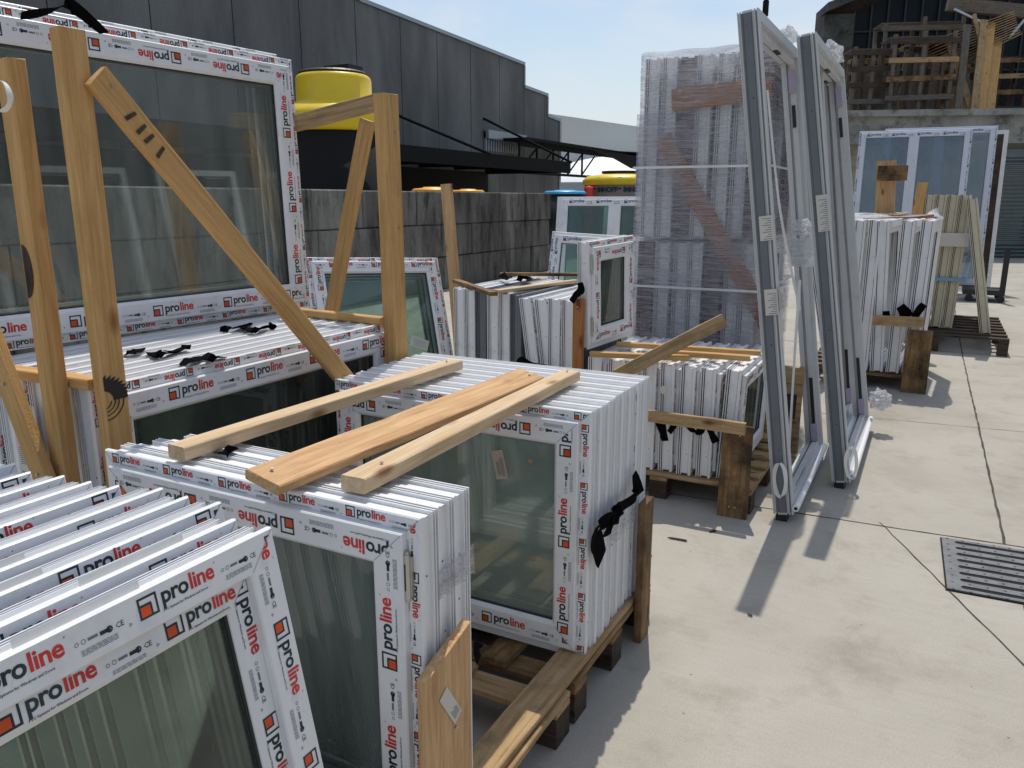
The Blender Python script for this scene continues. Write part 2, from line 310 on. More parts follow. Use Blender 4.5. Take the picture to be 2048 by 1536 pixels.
# ---------------------------------------------------------------- boards
def board_mesh(L_, w_, t_, mat, bev=.003, seed=0, cut=0):
    rnd = random.Random(seed); mb = MB(); n = max(2, int(L_ / .15)); rings = []
    sec = [(-w_/2+bev,-t_/2),(w_/2-bev,-t_/2),(w_/2,-t_/2+bev),(w_/2,t_/2-bev),(w_/2-bev,t_/2),(-w_/2+bev,t_/2),(-w_/2,t_/2-bev),(-w_/2,-t_/2+bev)]
    vs = []
    for k in range(n + 1):
        x = L_ * k / n; jx = rnd.uniform(-.0012, .0012); jz = rnd.uniform(-.001, .001)
        for y, z in sec: 
            xx = x + (cut * (y / w_) if k == n else 0) + (rnd.uniform(-.002,.002) if k in (0, n) else 0)
            vs.append((xx, y + jx + rnd.uniform(-.0006,.0006), z + jz))
    fs = []
    for k in range(n):
        for i in range(8): j = (i + 1) % 8; fs.append((k*8+i, (k+1)*8+i, (k+1)*8+j, k*8+j))
    fs += [tuple(range(8)), tuple(reversed(range(n*8, n*8+8)))]
    mb.add(vs, fs); return mb.mesh('board', [mat])
def board_mw(p0, p1, wdir):
    p0 = Vector(p0); p1 = Vector(p1); x = (p1 - p0).normalized(); wd = Vector(wdir); y = (wd - x * wd.dot(x)).normalized(); z = x.cross(y)
    m = Matrix((x, y, z)).transposed().to_4x4(); m.translation = p0; return m, (p1 - p0).length
BS = [0]; o_side = {}
def board(name, p0, p1, w_, t_, wdir, mat, label=None, cat=None, group=None, parent=None, cut=0, nails=()):
    BS[0] += 1; m, L_ = board_mw(p0, p1, wdir); me = board_mesh(L_, w_, t_, mat, seed=BS[0], cut=cut)
    if parent is not None: m = parent.matrix_world.inverted() @ m
    o = link(name, me, parent, m, label, cat, group)
    zax = (board_mw(p0, p1, wdir)[0]).to_3x3() @ Vector((0, 0, 1)); sg = 1 if zax.dot(C0 - (Vector(p0) + Vector(p1)) / 2) > 0 else -1; o_side[o.name] = sg
    for (u, v, s) in nails:
        s = sg
        nb = MB(); nb.cyl((0, 0, -.004), (0, 0, .004), .0022, n=8); nb.cyl((0, 0, .004), (0, 0, .006), .0045, n=10)
        nm = Matrix.Translation((u * L_, v * w_, s * t_ / 2)) @ (Matrix.Rotation(math.pi, 4, 'X') if s < 0 else Matrix.Identity(4))
        link('nail', nb.mesh('nail', ['alu']), o, nm)
    return o

# ---------------------------------------------------------------- printed film artwork
def glyphs(txt, size, off=0., res=2, shear=0.):
    c = bpy.data.curves.new('t', 'FONT'); c.body = txt; c.size = size; c.resolution_u = res; c.offset = off; c.shear = shear; c.space_character = .95
    o = bpy.data.objects.new('t', c); COL.objects.link(o)
    dg = bpy.context.evaluated_depsgraph_get(); dg.update(); me = bpy.data.meshes.new_from_object(o.evaluated_get(dg)); me.calc_loop_triangles()
    vs = [(v.co.x, v.co.y) for v in me.vertices]; ts = [tuple(vs[i] for i in t.vertices) for t in me.loop_triangles]
    bpy.data.objects.remove(o); bpy.data.curves.remove(c); bpy.data.meshes.remove(me)
    # keep triangles counter clockwise
    out = []
    for a, b, c_ in ts:
        if (b[0]-a[0])*(c_[1]-a[1]) - (b[1]-a[1])*(c_[0]-a[0]) < 0: b, c_ = c_, b
        out.append((a, b, c_))
    return out
def rect(x0, y0, x1, y1): return [((x0,y0),(x1,y0),(x1,y1)), ((x0,y0),(x1,y1),(x0,y1))]
def disc(cx, cy, r, n=10, r2=0):
    o = []
    for k in range(n):
        a, b = 2*math.pi*k/n, 2*math.pi*(k+1)/n; A = (cx+r*math.cos(a), cy+r*math.sin(a)); B = (cx+r*math.cos(b), cy+r*math.sin(b))
        if r2: o += [((cx+r2*math.cos(a), cy+r2*math.sin(a)), A, B), ((cx+r2*math.cos(a), cy+r2*math.sin(a)), B, (cx+r2*math.cos(b), cy+r2*math.sin(b)))]
        else: o.append(((cx, cy), A, B))
    return o
def mv(ts, dx, dy, s=1.): return [tuple((x * s + dx, y * s + dy) for x, y in t) for t in ts]
def width(ts): return max(x for t in ts for x, y in t)
T_pro = glyphs('pro', .044, .0011, 3); T_line = glyphs('line', .044, .0011, 3)
T_pvc = glyphs('PVC Systems for Windows and Doors', .0068, .0001, 1); T_ce = glyphs('CE', .014, .0001, 1); T_r = glyphs('®', .007, 0, 1)
wp = width(T_pro); wl_ = width(T_line)
# window material slots: 0 pvc, 1 ink, 2 red, 3 orange, 4 grey ink, 5 gasket, 6 alu, 7 hole and groove shade, 8 mitre
def artwork(detail=True):
    u = []
    ic = .040; th = .0042
    u += [(1, t) for t in rect(0,0,ic,th) + rect(0,ic-th,ic,ic) + rect(0,th,th,ic-th) + rect(ic-th,th,ic,ic-th)]
    u += [(1, t) for t in rect(th, .0225, .0275, .0225+th) + rect(.0235, th, .0235+th, .0225)]
    u += [(3, t) for t in rect(th, th, .0235, .0225)]
    u += [(1, t) for t in mv(T_pro, .0475, .0115)]
    u += [(2, t) for t in mv(T_line, .0475 + wp + .002, .0115)]
    xe = .0475 + wp + wl_ + .004
    rnd = random.Random(3)
    if detail:
        u += [(1, t) for t in mv(T_r, xe, .036)] + [(1, t) for t in mv(T_pvc, .0475, -.0035)]
    x = xe + .018
    # small marks: lozenge, circle, bars, badge, CE
    u += [(4, t) for t in disc(x, .016, .004, 6, .0028) + disc(x + .012, .016, .0045, 8, .0033)]
    u += [(4, t) for t in rect(x + .02, .0135, x + .038, .0185)]
    u += [(1, t) for t in rect(x + .042, .0115, x + .062, .0185) + disc(x + .060, .015, .0062, 10, .0035)]
    if detail: u += [(1, t) for t in mv(T_ce, x + .071, .010)]
    for r_ in range(4):
        xx = x + .005
        while xx < x + .07:
            l_ = rnd.uniform(.004, .012); u += [(4, t) for t in rect(xx, -.002 - r_ * .0028 + .003, min(xx + l_, x + .072), -.002 - r_ * .0028 + .0042)]; xx += l_ + .0016
    u += [(4, t) for t in disc(x + .098, .004, .0042, 3, .0022)]
    return u, x + .118
ART, PER = artwork(True); ARTS, PERS = artwork(False)
def clip(poly, ax, v, keep_less):
    out = []; n = len(poly)
    for i in range(n):
        a, b = poly[i], poly[(i+1) % n]; ia = (a[ax] <= v) if keep_less else (a[ax] >= v); ib = (b[ax] <= v) if keep_less else (b[ax] >= v)
        if ia: out.append(a)
        if ia != ib:
            t = (v - a[ax]) / (b[ax] - a[ax]); p = [a[0] + t*(b[0]-a[0]), a[1] + t*(b[1]-a[1])]; p[ax] = v; out.append(tuple(p))
    return out
def strip(L_, w_, s, phase, voff, detail):
    art, per = (ART, PER) if detail else (ARTS, PERS); per = per * s; out = []
    k = -1
    while (k) * per + phase < L_:
        x0 = k * per + phase; k += 1
        if x0 + per < 0: continue
        for c, t in art:
            q = [(x * s + x0, y * s + voff) for x, y in t]
            xs = [p[0] for p in q]; ys = [p[1] for p in q]
            if max(xs) <= 0 or min(xs) >= L_ or max(ys) <= 0 or min(ys) >= w_: continue
            if min(xs) < 0: q = clip(q, 0, 0, False)
            if q and max(xs) > L_: q = clip(q, 0, L_, True)
            if q and min(ys) < 0: q = clip(q, 1, 0, False)
            if q and max(ys) > w_: q = clip(q, 1, w_, True)
            if len(q) >= 3: out.append((c, q))
    return out
def put_print(mb, W, H, side, a0, a1, yf, s, phase, voff, mode, detail=True, ext=0):
    """mode: 0 reads normally / up, 1 reads upside down / down"""
    e = a0
    phase -= 0
    if side in 'TB':
        z0, z1 = (H - a1, H - a0) if side == 'T' else (a0, a1); L_ = W - 2 * e
        if mode == 0: o, u, v = Vector((e, 0, z0)), Vector((1, 0, 0)), Vector((0, 0, 1))
        else: o, u, v = Vector((W - e, 0, z1)), Vector((-1, 0, 0)), Vector((0, 0, -1))
    else:
        x0, x1 = (W - a1, W - a0) if side == 'R' else (a0, a1); L_ = H - 2 * e
        if mode == 0: o, u, v = Vector((x1, 0, e)), Vector((0, 0, 1)), Vector((-1, 0, 0))
        else: o, u, v = Vector((x0, 0, H - e)), Vector((0, 0, -1)), Vector((1, 0, 0))
    dist = {'T': lambda p: H - p.z, 'B': lambda p: p.z, 'L': lambda p: p.x, 'R': lambda p: W - p.x}; own = dist[side]; adj = [dist[k] for k in ('LR' if side in 'TB' else 'TB')]
    for c, q in strip(L_, a1 - a0, s, phase, voff, detail):
        vs = [o + u * p[0] + v * p[1] + Vector((0, yf - .0006, 0)) for p in q]
        for ad_ in adj:
            g_ = [ad_(p) - own(p) - .001 for p in vs]
            if min(g_) >= 0: continue
            nv = []
            for i in range(len(vs)):
                j = (i + 1) % len(vs)
                if g_[i] >= 0: nv.append(vs[i])
                if (g_[i] >= 0) != (g_[j] >= 0): nv.append(vs[i].lerp(vs[j], g_[i] / (g_[i] - g_[j])))
            vs = nv
            if len(vs) < 3: break
        if len(vs) < 3: continue
        vs = vs; mb.add(vs, [tuple(range(len(vs)))], c)

# ---------------------------------------------------------------- window meshes
WM = ['pvc', 'ink', 'red', 'orange', 'greyink', 'gasket', 'alu', 'hole', 'mitre']
PROF = [(.003, 0), (.065, 0), (.068, .003), (.068, .07), (0, .07), (0, .066), (.006, .066), (.006, .060), (.001, .060), (.001, .0565), (.006, .0565), (.006, .050), (.001, .050), (.001, .0465), (.009, .0465), (.009, .013), (0, .013), (0, .003)]
SASH_I = [(.037, -.018), (.106, -.018), (.110, -.016), (.118, -.006), (.118, .045), (.072, .045), (.072, -.001), (.034, -.001), (.034, -.015)]
SASH_E = [(.0685, .016), (.108, .016), (.118, .022), (.118, .062), (.0685, .062)]
def mitres(mb, W, H, a0, a1, yf):
    for sx, sz in ((1, 1), (-1, 1), (1, -1), (-1, -1)):
        cx, cz = (0 if sx > 0 else W), (0 if sz > 0 else H); d = .0007
        v = [(cx + sx*(a0+d), yf-.0004, cz + sz*(a0-d)), (cx + sx*(a1+d), yf-.0004, cz + sz*(a1-d)), (cx + sx*(a1-d), yf-.0004, cz + sz*(a1+d)), (cx + sx*(a0-d), yf-.0004, cz + sz*(a0+d))]
        mb.add(v if sx*sz > 0 else v[::-1], [(0, 1, 2, 3)], 8)
def holes(mb, W, H, seed):
    rnd = random.Random(seed)
    for side in (0, 1):
        z = .12
        while z < H - .08:
            x = 0.0085 if side == 0 else W - .0085; y = .03 + rnd.uniform(-.006, .006); n = 6; r = .0028
            xx = x - .0006 if side == 0 else x + .0006
            xx = (.009 - .0006) if side == 0 else (W - .009 + .0006)
            vs = [(xx, y + r*math.cos(k*math.pi/3), z + r*math.sin(k*math.pi/3)) for k in range(6)]; mb.add(vs, [tuple(range(6)) if side else tuple(reversed(range(6)))], 7); z += rnd.uniform(.16, .26)
def window_meshes(W, H, kind, prints=(), seed=0, glassmat='glass', mull=None, mats=None, glazed=True, hole=True, ds=1.0):
    mats = mats or WM
    fr = MB(); fr.sweep([(a, b * ds) for a, b in PROF], 0, 0, W, H)
    fr.sweep([(.0052, .0512 * ds), (.0058, .0512 * ds), (.0058, .0555 * ds), (.0052, .0555 * ds)], 0, 0, W, H, 7); fr.sweep([(.0052, .0612 * ds), (.0058, .0612 * ds), (.0058, .0652 * ds), (.0052, .0652 * ds)], 0, 0, W, H, 7)  # dark strips painted into the grooves to strengthen their weak shading
    fr.sweep([(.0082, .0135 * ds), (.0088, .0135 * ds), (.0088, .0155 * ds), (.0082, .0155 * ds)], 0, 0, W, H, 7)
    if mull: fr.box((mull - .04, .004, .0685), (mull + .04, .066, H - .0685))
    d = MB()
    mitres(d, W, H, .004, .064, 0)
    if hole: holes(d, W, H, seed)
    for p in prints:
        if p[0] == 'F': put_print(d, W, H, *p[1:])
    out = {}
    def both(a, b, nm):
        me = a.mesh(nm, mats); n0 = len(me.vertices)
        # decals appended without normal recalculation
        mb2 = MB(); mb2.v = [tuple(v.co) for v in me.vertices]; mb2.f = [tuple(p.vertices) for p in me.polygons]; mb2.m = [p.material_index for p in me.polygons]
        mb2.add(b.v, []); o = n0; mb2.f += [tuple(i + o for i in f) for f in b.f]; mb2.m += b.m
        bpy.data.meshes.remove(me); return mb2.mesh(nm, mats, recalc=False)
    out['outer_frame'] = both(fr, d, 'outer_frame')
    sa = MB(); sd = MB(); bays = [(0, W)] if not mull else [(0, mull + .034), (mull - .034, W)]
    gp = MB()
    for x0, x1 in bays:
        pr = SASH_I if kind == 'I' else SASH_E; sa.sweep(pr, x0, 0, x1, H)
        y0 = 0 if kind == 'I' else .028
        sa.sweep([(.1175, y0-.003), (.1215, y0+.001), (.1215, y0+.006), (.1175, y0+.006)], x0, 0, x1, H, 5)
        sa.sweep([(.1185, y0+.0135), (.127, y0+.0135), (.127, y0+.0255), (.1185, y0+.0255)], x0, 0, x1, H, 6)
        if glazed: gp.box((x0 + .115, y0 + .0085, .115), (x1 - .115, y0 + .0305, H - .115))
    mitres(sd, W, H, (.038 if kind == 'I' else .07), .106, (-.018 if kind == 'I' else .016))
    for p in prints:
        if p[0] == 'S': put_print(sd, W, H, *p[1:])
    out['sash'] = both(sa, sd, 'sash')
    if glazed: out['glass_pane'] = gp.mesh('glass_pane', [glassmat])
    return out
HM = None
def hinge_mesh():
    global HM
    if HM is None:
        b = MB(); b.cyl((0, 0, -.05), (0, 0, .05), .0075, n=12); b.cyl((0, 0, .05), (0, 0, .056), .0055, n=10); b.cyl((0, 0, -.056), (0, 0, -.05), .0055, n=10)
        b.box((-.004, 0, -.045), (.012, .016, .045)); b.box((-.0012, -.0082, -.03), (.0012, -.0072, .03), 1); HM = b.mesh('hinge', ['hinge', 'black'])
    return HM
def new_window(ms, mw, label, group=None, hinges=None, cat='window', name='glazed_unit', H=1, W=1):
    r = empty(name, mw, label, cat, group)
    for k, me in ms.items(): link(k, me, r)
    if hinges:
        for hz in ((.13, H - .13)): link('hinge', hinge_mesh(), r, Matrix.Translation(((.03 if hinges == 'L' else W - .03), -.008, hz)))
    return r
def P_(l, *a): return (l,) + a
# print presets: ('F'/'S', side, a0, a1, y, scale, phase, voff, mode, detail)
def prI(detail=True, ph=0., up=1):
    return [('F','T',.001,.033,0,.62,.02+ph,.004,0,detail), ('F','R',.001,.033,0,.62,.05,.004,0,detail), ('F','L',.001,.033,0,.62,.1,.004,0,detail), ('F','B',.001,.033,0,.62,.1,.004,0,detail),
            ('S','T',.038,.106,-.018,1.,-.13+ph,.018,up,detail,.05), ('S','R',.038,.106,-.018,1.,.03+ph,.02,0,detail,.04), ('S','L',.038,.106,-.018,1.,-.12,.01,0,detail,.04), ('S','B',.038,.106,-.018,1.,.1+ph,.018,0,detail,.04)]
def prE(detail=True, ph=0.):
    return [('F','T',.002,.064,0,1.08,ph,.014,0,detail,.05), ('F','R',.002,.064,0,1.08,.18,.012,1,detail,.04), ('F','L',.002,.064,0,1.08,-.1,.012,1,detail), ('F','B',.002,.064,0,1.08,.1,.012,0,detail),
            ('S','T',.07,.108,.016,1.08,ph+.06,-.001,0,detail), ('S','R',.07,.108,.016,1.08,.3,.0,1,detail), ('S','L',.07,.108,.016,1.08,.1,.0,1,detail), ('S','B',.07,.108,.016,1.08,.1,.0,0,detail)]

# ================================================================= SETTING
g = MB(); g.box((-90, -30, -.3), (90, 120, 0)); ground = link('ground', g.mesh('ground', ['slab']), kind='structure')
def wiggle_line(pts, wd, name='joint', z=.002):
    mb = MB(); rnd = random.Random(len(pts) + int(wd * 1e5)); P = []
    for a, b in zip(pts, pts[1:]):
        n = max(2, int((Vector(b) - Vector(a)).length / .08))
        for k in range(n): P.append(Vector(a).lerp(Vector(b), k / n))
    P.append(Vector(pts[-1])); vs = []
    for i, p in enumerate(P):
        d = (P[min(i+1, len(P)-1)] - P[max(i-1, 0)]).normalized(); s = Vector((-d.y, d.x, 0)); j = s * rnd.uniform(-.003, .003); h = wd * rnd.uniform(.6, 1.3) / 2
        vs += [p + j + s * h, p + j - s * h]
    vs = [(v.x, v.y, z) for v in vs]; mb.add(vs, [(2*i, 2*i+1, 2*i+3, 2*i+2) for i in range(len(P)-1)]); return mb
jm = MB()
for pts, wd in (([(.395, 9.9, 0), (.46, 4.3, 0)], .012), ([(.36, 24, 0), (.395, 9.9, 0)], .012), ([(-5, 3.95, 0), (-.746, 4.224, 0), (.185, 4.275, 0), (.54, 4.3, 0), (6, 4.55, 0)], .009),
                ([(-.098, 4.307, 0), (.448, 3.126, 0), (.9, 2.2, 0)], .007), ([(-5, 9.6, 0), (6, 10.2, 0)], .01), ([(.49, 3.63, 0), (.52, -3, 0)], .012), ([(-.9, 6.45, 0), (.9, 6.62, 0)], .005)):
    q = wiggle_line(pts, wd); jm.add(q.v, q.f)
link('ground_joints', jm.mesh('ground_joints', ['joint']), kind='structure')

# drain grate -----------------------------------------------------------------
gr = empty('drain_grate', frame_mw((.20, 3.63, .004), 2), 'dark cast iron drain grate with long slots set in the concrete', 'drain')
gb = MB(); gb.box((0, 0, -.002), (1.15, .6, .002), 0); link('slot_shade_sheet', gb.mesh('slot_shade_sheet', ['deepblack']), gr)  # flat black sheet painted as the shade below the slots
def rbar(mb, x0, y0, x1, y1, z0=.002, z1=.0065): mb.box((x0, y0, z0), (x1, y1, z1))
gb = MB(); rows = 8; ph = .6 / (rows + 1.0)
for bx in (0, .575):
    x0, x1 = bx + .006, bx + .569; s0, s1 = x0 + .055, x0 + .36; q0, q1 = x0 + .415, x0 + .455
    if bx: s0, s1, q0, q1 = x0 + .20, x0 + .505, x0 + .105, x0 + .145
    a, b_, c, d = sorted([s0, s1, q0, q1])
    rbar(gb, x0, .006, a, .594); rbar(gb, b_, .006, c, .594); rbar(gb, d, .006, x1, .594)
    ys = [.006]
    for k in range(rows):
        yc = .045 + k * (.51 / (rows - 1)); ys += [yc - .0155, yc + .0155]
    ys.append(.594)
    for k in range(0, len(ys), 2): rbar(gb, s0, ys[k], s1, ys[k+1])
    for k in range(rows):   # rounded slot ends
        yc = .045 + k * (.51 / (rows - 1))
        for sx, e in ((1, s0), (-1, s1)):
            for t in (0, 1):
                yy = yc + (.0155 if t else -.0155); yi = yc + (.006 if t else -.006)
                gb.add([(e, yy, .002), (e + sx*.01, yy, .002), (e, yi, .002), (e, yy, .0065), (e + sx*.01, yy, .0065), (e, yi, .0065)], [(0,1,2),(3,5,4),(1,4,5,2),(0,3,4,1),(0,2,5,3)])
    yq = [.006, .05, .13, .185, .265, .32, .40, .455, .535, .594]
    for k in range(0, len(yq), 2): rbar(gb, q0, yq[k], q1, yq[k+1])
for bx in (0, .575):
    for i in range(9):
        for j in range(9):
            y = .013 + j * .0717; x = bx + .03 + i * .066
            if 0 < i < 7 and abs(((y - .045) / .0729) % 1 - .5) > .28: pass
            gb.lathe([(.006, .0), (.0055, .003), (.003, .0045), (0.0001, .005)], (x, min(.585, .009 + j * .0725), .0063), 8)
link('grate_plate', gb.mesh('grate_plate', ['iron']), gr)

# block wall ------------------------------------------------------------------
mb = MB(); rnd = random.Random(5); XW = -8.1
for c in range(3):
    y = -2 + (0 if c % 2 == 0 else .7); z0 = c * .6 + .004
    while y < 17.2:
        l_ = rnd.choice([1.5, 1.5, 1.2]); l_ = min(l_, 17.3 - y); j = rnd.uniform(-.02, .02); b_ = .018
        if l_ > .2:
            x0, x1, y0, y1, z1 = XW - .6 + j, XW + j, y + .006, y + l_ - .006, z0 + .592 + rnd.uniform(-.004, .004)
            vs = []
            for xx, ins in ((x0, 0), (x1 - b_, 0), (x1, b_)):
                vs += [(xx, y0 + ins, z0 + ins), (xx, y1 - ins, z0 + ins), (xx, y1 - ins, z1 - ins), (xx, y0 + ins, z1 - ins)]
            mb.add(vs, [(0,1,2,3)] + [(a*4+k, a*4+(k+1) % 4, a*4+4+(k+1) % 4, a*4+4+k) for a in (0, 1) for k in range(4)] + [(8,9,10,11)])
        y += l_
link('block_wall', mb.mesh('block_wall', ['block']), label='low dark wall of large weathered concrete blocks in three courses', cat='wall')

# warehouse ---------------------------------------------------------------------
XH = -17.4
wh = empty('warehouse', Matrix.Translation((XH, 20, 0)), 'long dark grey panel clad warehouse with stepped roofline on the left', 'building')
def zt(y, s=0):   # roofline height measured along the facade
    return y
pts = [xp(1120, 241, XH), xp(1095, 232, XH), xp(1094, 190, XH), xp(1048, 178, XH), xp(1048, 128, XH), xp(954, 82, XH), xp(720, 0, XH)]
yc_ = pts[0].y; y1 = (pts[2].y + pts[1].y) / 2; y2 = (pts[3].y + pts[4].y) / 2
z_a, z_b, z_c, z_d = pts[0].z, pts[2].z, pts[4].z, pts[6].z
yd = pts[6].y
prof = [(-10, 0), (yc_, 0), (yc_, z_a), (y1, z_a + .1), (y1, z_b), (y2, z_b + .1), (y2, z_c), (yd, z_d), (yd - 12, z_d + 2.4), (-10, z_d + 2.4)]
def extr(prof_, x0, x1, mb, mi=0):
    n = len(prof_); vs = [(x0, y, z) for y, z in prof_] + [(x1, y, z) for y, z in prof_]
    mb.add(vs, [tuple(range(n)), tuple(reversed(range(n, 2*n)))] + [(k, (k+1) % n, n + (k+1) % n, n + k) for k in range(n)], mi)
inv = wh.matrix_world.inverted()
def sub(mb, name, mats, parent, smooth=False, label=None):
    me = mb.mesh(name, mats, smooth=smooth); me.transform(parent.matrix_world.inverted()); o = link(name, me, parent); 
    if label: o['label'] = label
    return o
mb = MB(); extr(prof, XH - 20, XH, mb); sub(mb, 'wall', ['panel'], wh)
mb = MB()
Ys = []
for x in (100, 303, 467, 600, 711, 800, 875, 941, 999, 1048, 1090):
    Ys.append(xp(x, 150 if x > 850 else 60, XH).y)
for y in Ys:
    ztop = z_a if y > y1 else (z_b if y > y2 else (z_c + (z_d - z_c) * (y2 - y) / (y2 - yd)))
    mb.box((XH + .002, y - .012, 0), (XH + .006, y + .012, min(ztop, z_d) - .05))
sub(mb, 'panel_seams', ['seam'], wh)
mb = MB()
def cop(a, b):
    a = Vector(a); b = Vector(b); d = (b - a).normalized(); m = Matrix.Translation(a)
    x0 = XH - .2; x1 = XH + .07
    mb.add([(x0, a.y, a.z - .06), (x1, a.y, a.z - .06), (x1, a.y, a.z + .07), (x0, a.y, a.z + .07), (x0, b.y, b.z - .06), (x1, b.y, b.z - .06), (x1, b.y, b.z + .07), (x0, b.y, b.z + .07)],
           [(0,1,2,3), (7,6,5,4), (0,4,5,1), (1,5,6,2), (2,6,7,3), (3,7,4,0)])
for (ya, za), (yb, zb) in (((yc_, z_a), (y1, z_a + .1)), ((y1, z_b), (y2, z_b + .1)), ((y2, z_c), (yd, z_d)), ((yd, z_d), (yd - 12, z_d + 2.4))): cop((0, ya, za), (0, yb, zb))
mb.box((XH + .001, y2 - .05, z_b + .12), (XH + .06, y2 + .05, z_c - .07)); mb.box((XH + .001, y1 - .05, z_a + .12), (XH + .06, y1 + .05, z_b - .07)); mb.box((XH + .003, yc_ - .12, .1), (XH + .07, yc_ + .06, z_a - .07))
sub(mb, 'coping', ['coping'], wh)
# canopy
XC = -13.6; ca = xp(794, 290, XC); cb_ = xp(1134, 326, XC); zc = (ca.z + cb_.z) / 2
mb = MB(); mb.box((XH + .01, 6, zc - .10), (XC, cb_.y, zc)); mb.box((XC, 6, zc - .42), (XC + .12, cb_.y + .1, zc + .03)); mb.box((XH + .01, cb_.y - .02, zc - .4), (XC - .002, cb_.y + .1, zc - .102))
y = 8
while y < cb_.y: mb.box((XH + .012, y, zc - .3), (XC - .004, y + .12, zc - .104)); y += 2.5
sub(mb, 'canopy', ['darkmetal'], wh)
for x, xx in ((775, 855), (967, 1050)):
    mb = MB()
    t0 = xp(x, 222 if x < 800 else 237, XH); e = xp(xx, 296 if x < 800 else 317, XC + .3); mb.cyl((XH, t0.y, t0.z), (XC + .2, t0.y + .2, zc), .05, n=8); sub(mb, 'tie_rod', ['darkmetal'], wh)
# flat black sheet painting the shade under the canopy
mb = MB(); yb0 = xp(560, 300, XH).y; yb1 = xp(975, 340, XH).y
mb.box((XH + .012, 4, .0), (XH + .03, yb1, zc - .32)); sub(mb, 'canopy_shade', ['deepblack'], wh)
# lean-to with truss beyond the canopy
mb = MB(); a = xp(968, 262, XH + .02); b_ = xp(1035, 312, XH + .02)
for k in range(14):
    y = a.y + (b_.y - a.y) * k / 14; mb.box((XH + .015, y, 3.7), (XH + .1, y + (b_.y - a.y) / 28, a.z))
mb.box((XH + .015, a.y, a.z - .3), (XH + .25, b_.y + .5, a.z + .05)); sub(mb, 'ribbed_panel', ['coping'], wh)
mb = MB(); e1 = xp(1035, 275, XH + 1); e2 = xp(1285, 310, XH + 1)
y0 = e1.y; y3 = e1.y + 24; zt_ = e1.z
mb.box((XH + .3, y0, zt_ - .12), (XH + 1.5, y3, zt_))
for xx in (XH + 1.0,):
    mb.box((xx, y0, zt_ - .35), (xx + .12, y3, zt_ - .122)); mb.box((xx, y0, zt_ - 1.5), (xx + .12, y0 + 9, zt_ - 1.38)); 
    y = y0
    while y < y0 + 8.5:
        mb.box((xx + .02, y, zt_ - 1.38), (xx + .1, y + .08, zt_ - .35)); mb.cyl((xx + .06, y, zt_ - 1.4), (xx + .06, y + 1.7, zt_ - .4), .045, n=6); y += 1.75
gp_ = [xp(x, y, XH + 1.2) for x, y in ((1180, 300), (1225, 316), (1262, 337), (1284, 325), (1300, 306))]; mb.add([(p.x, p.y, p.z) for p in gp_] + [(p.x + .3, p.y, p.z) for p in gp_], [(0,1,2,3,4), (9,8,7,6,5)] + [(k, (k+1) % 5, 5 + (k+1) % 5, 5 + k) for k in range(5)])
rf = empty('truss_canopy', Matrix.Translation((XH, y0, 0)), 'dark steel truss canopy reaching right beyond the warehouse corner', 'canopy')
sub(mb, 'truss_roof', ['darkmetal'], rf)

# far light building and white vault
fb = empty('far_hall', Matrix.Translation((-22, 75, 0)), 'distant pale grey flat sided hall behind the truss canopy', 'building')
a = yp(1090, 228, 75); b_ = yp(1290, 255, 75)
mb = MB(); mb.add([(a.x - 3, 75, 4), (b_.x + 22, 75, 4), (b_.x + 22, 75, b_.z - 2.2), (b_.x, 75, b_.z), (a.x - 3, 75, a.z + .6), (a.x - 3, 95, 4), (b_.x + 22, 95, 4), (b_.x + 22, 95, b_.z - 2.2), (b_.x, 95, b_.z), (a.x - 3, 95, a.z + .6)],
                  [(0,1,2,3,4), (9,8,7,6,5), (0,5,6,1), (1,6,7,2), (2,7,8,3), (3,8,9,4), (4,9,5,0)]); sub(mb, 'wall', ['lightwall'], fb)
mb = MB(); mb.box((a.x - 3.1, 74.8, a.z + .55), (a.x - 2.5, 75, a.z + .7)); sub(mb, 'gutter', ['coping'], fb)
vt = empty('white_vault', Matrix.Translation((-24, 66, 0)), 'white rounded vault roof showing under the truss canopy', 'building')
c1 = yp(1185, 308, 66); e1 = yp(1120, 345, 66)
mb = MB(); mb.lathe([(9.6 * math.cos(k * math.pi / 32), max(.0, c1.z - 5.6) + 5.6 * math.sin(k * math.pi / 32)) for k in range(17)][:-1] + [(.01, c1.z)], (c1.x, 72, 0), 64)
sub(mb, 'vault_roof', ['white_roof'], vt, smooth=True)
mb = MB(); q = yp(1180, 365, 64); mb.box((q.x - 8, 62, 0), (q.x + 7, 65.5, q.z)); sub(mb, 'low_wall', ['coping'], vt)

# tanks behind the wall ------------------------------------------------------------
def at_d(x, y, dd):   # point at horizontal distance dd
    r = ray(x, y); h = math.hypot(r.x, r.y); return C0 + r * (dd / h)
P = at_d(672, 262, 15.2)
tk = empty('yellow_tank', Matrix.Translation((P.x, P.y, 0)), 'large yellow plastic tank with round turret behind the block wall', 'tank')
zb = at_d(672, 268, 15.2).z; zs = at_d(672, 208, 15.2).z; ztp = at_d(672, 152, 15.2).z
mb = MB(); mb.lathe([(.01, zb), (1.02, zb), (1.06, zb + .04), (1.05, zb + .28), (1.0, zb + .36), (.7, zs), (.66, zs + .02), (.66, ztp - .08), (.64, ztp - .03), (.6, ztp), (.01, ztp)], n=48)
for k in (6,):
    a = k * math.pi / 6; mb.lathe([(.14, zb + .1), (.13, zb + .36), (.1, zs - .04), (.01, zs - .03)], (math.cos(a) * .84, math.sin(a) * .84, 0), 12)
link('tank_top', mb.mesh('tank_top', ['yellow'], smooth=True), tk)
mb = MB(); mb.lathe([(.01, ztp + .001), (.58, ztp + .001), (.6, ztp + .03), (.56, ztp + .06), (.3, ztp + .09), (.01, ztp + .1)], n=36); mb.box((-.05, -.2, ztp + .05), (.5, .2, ztp + .14)); link('lid', mb.mesh('lid', ['black'], smooth=False), tk)
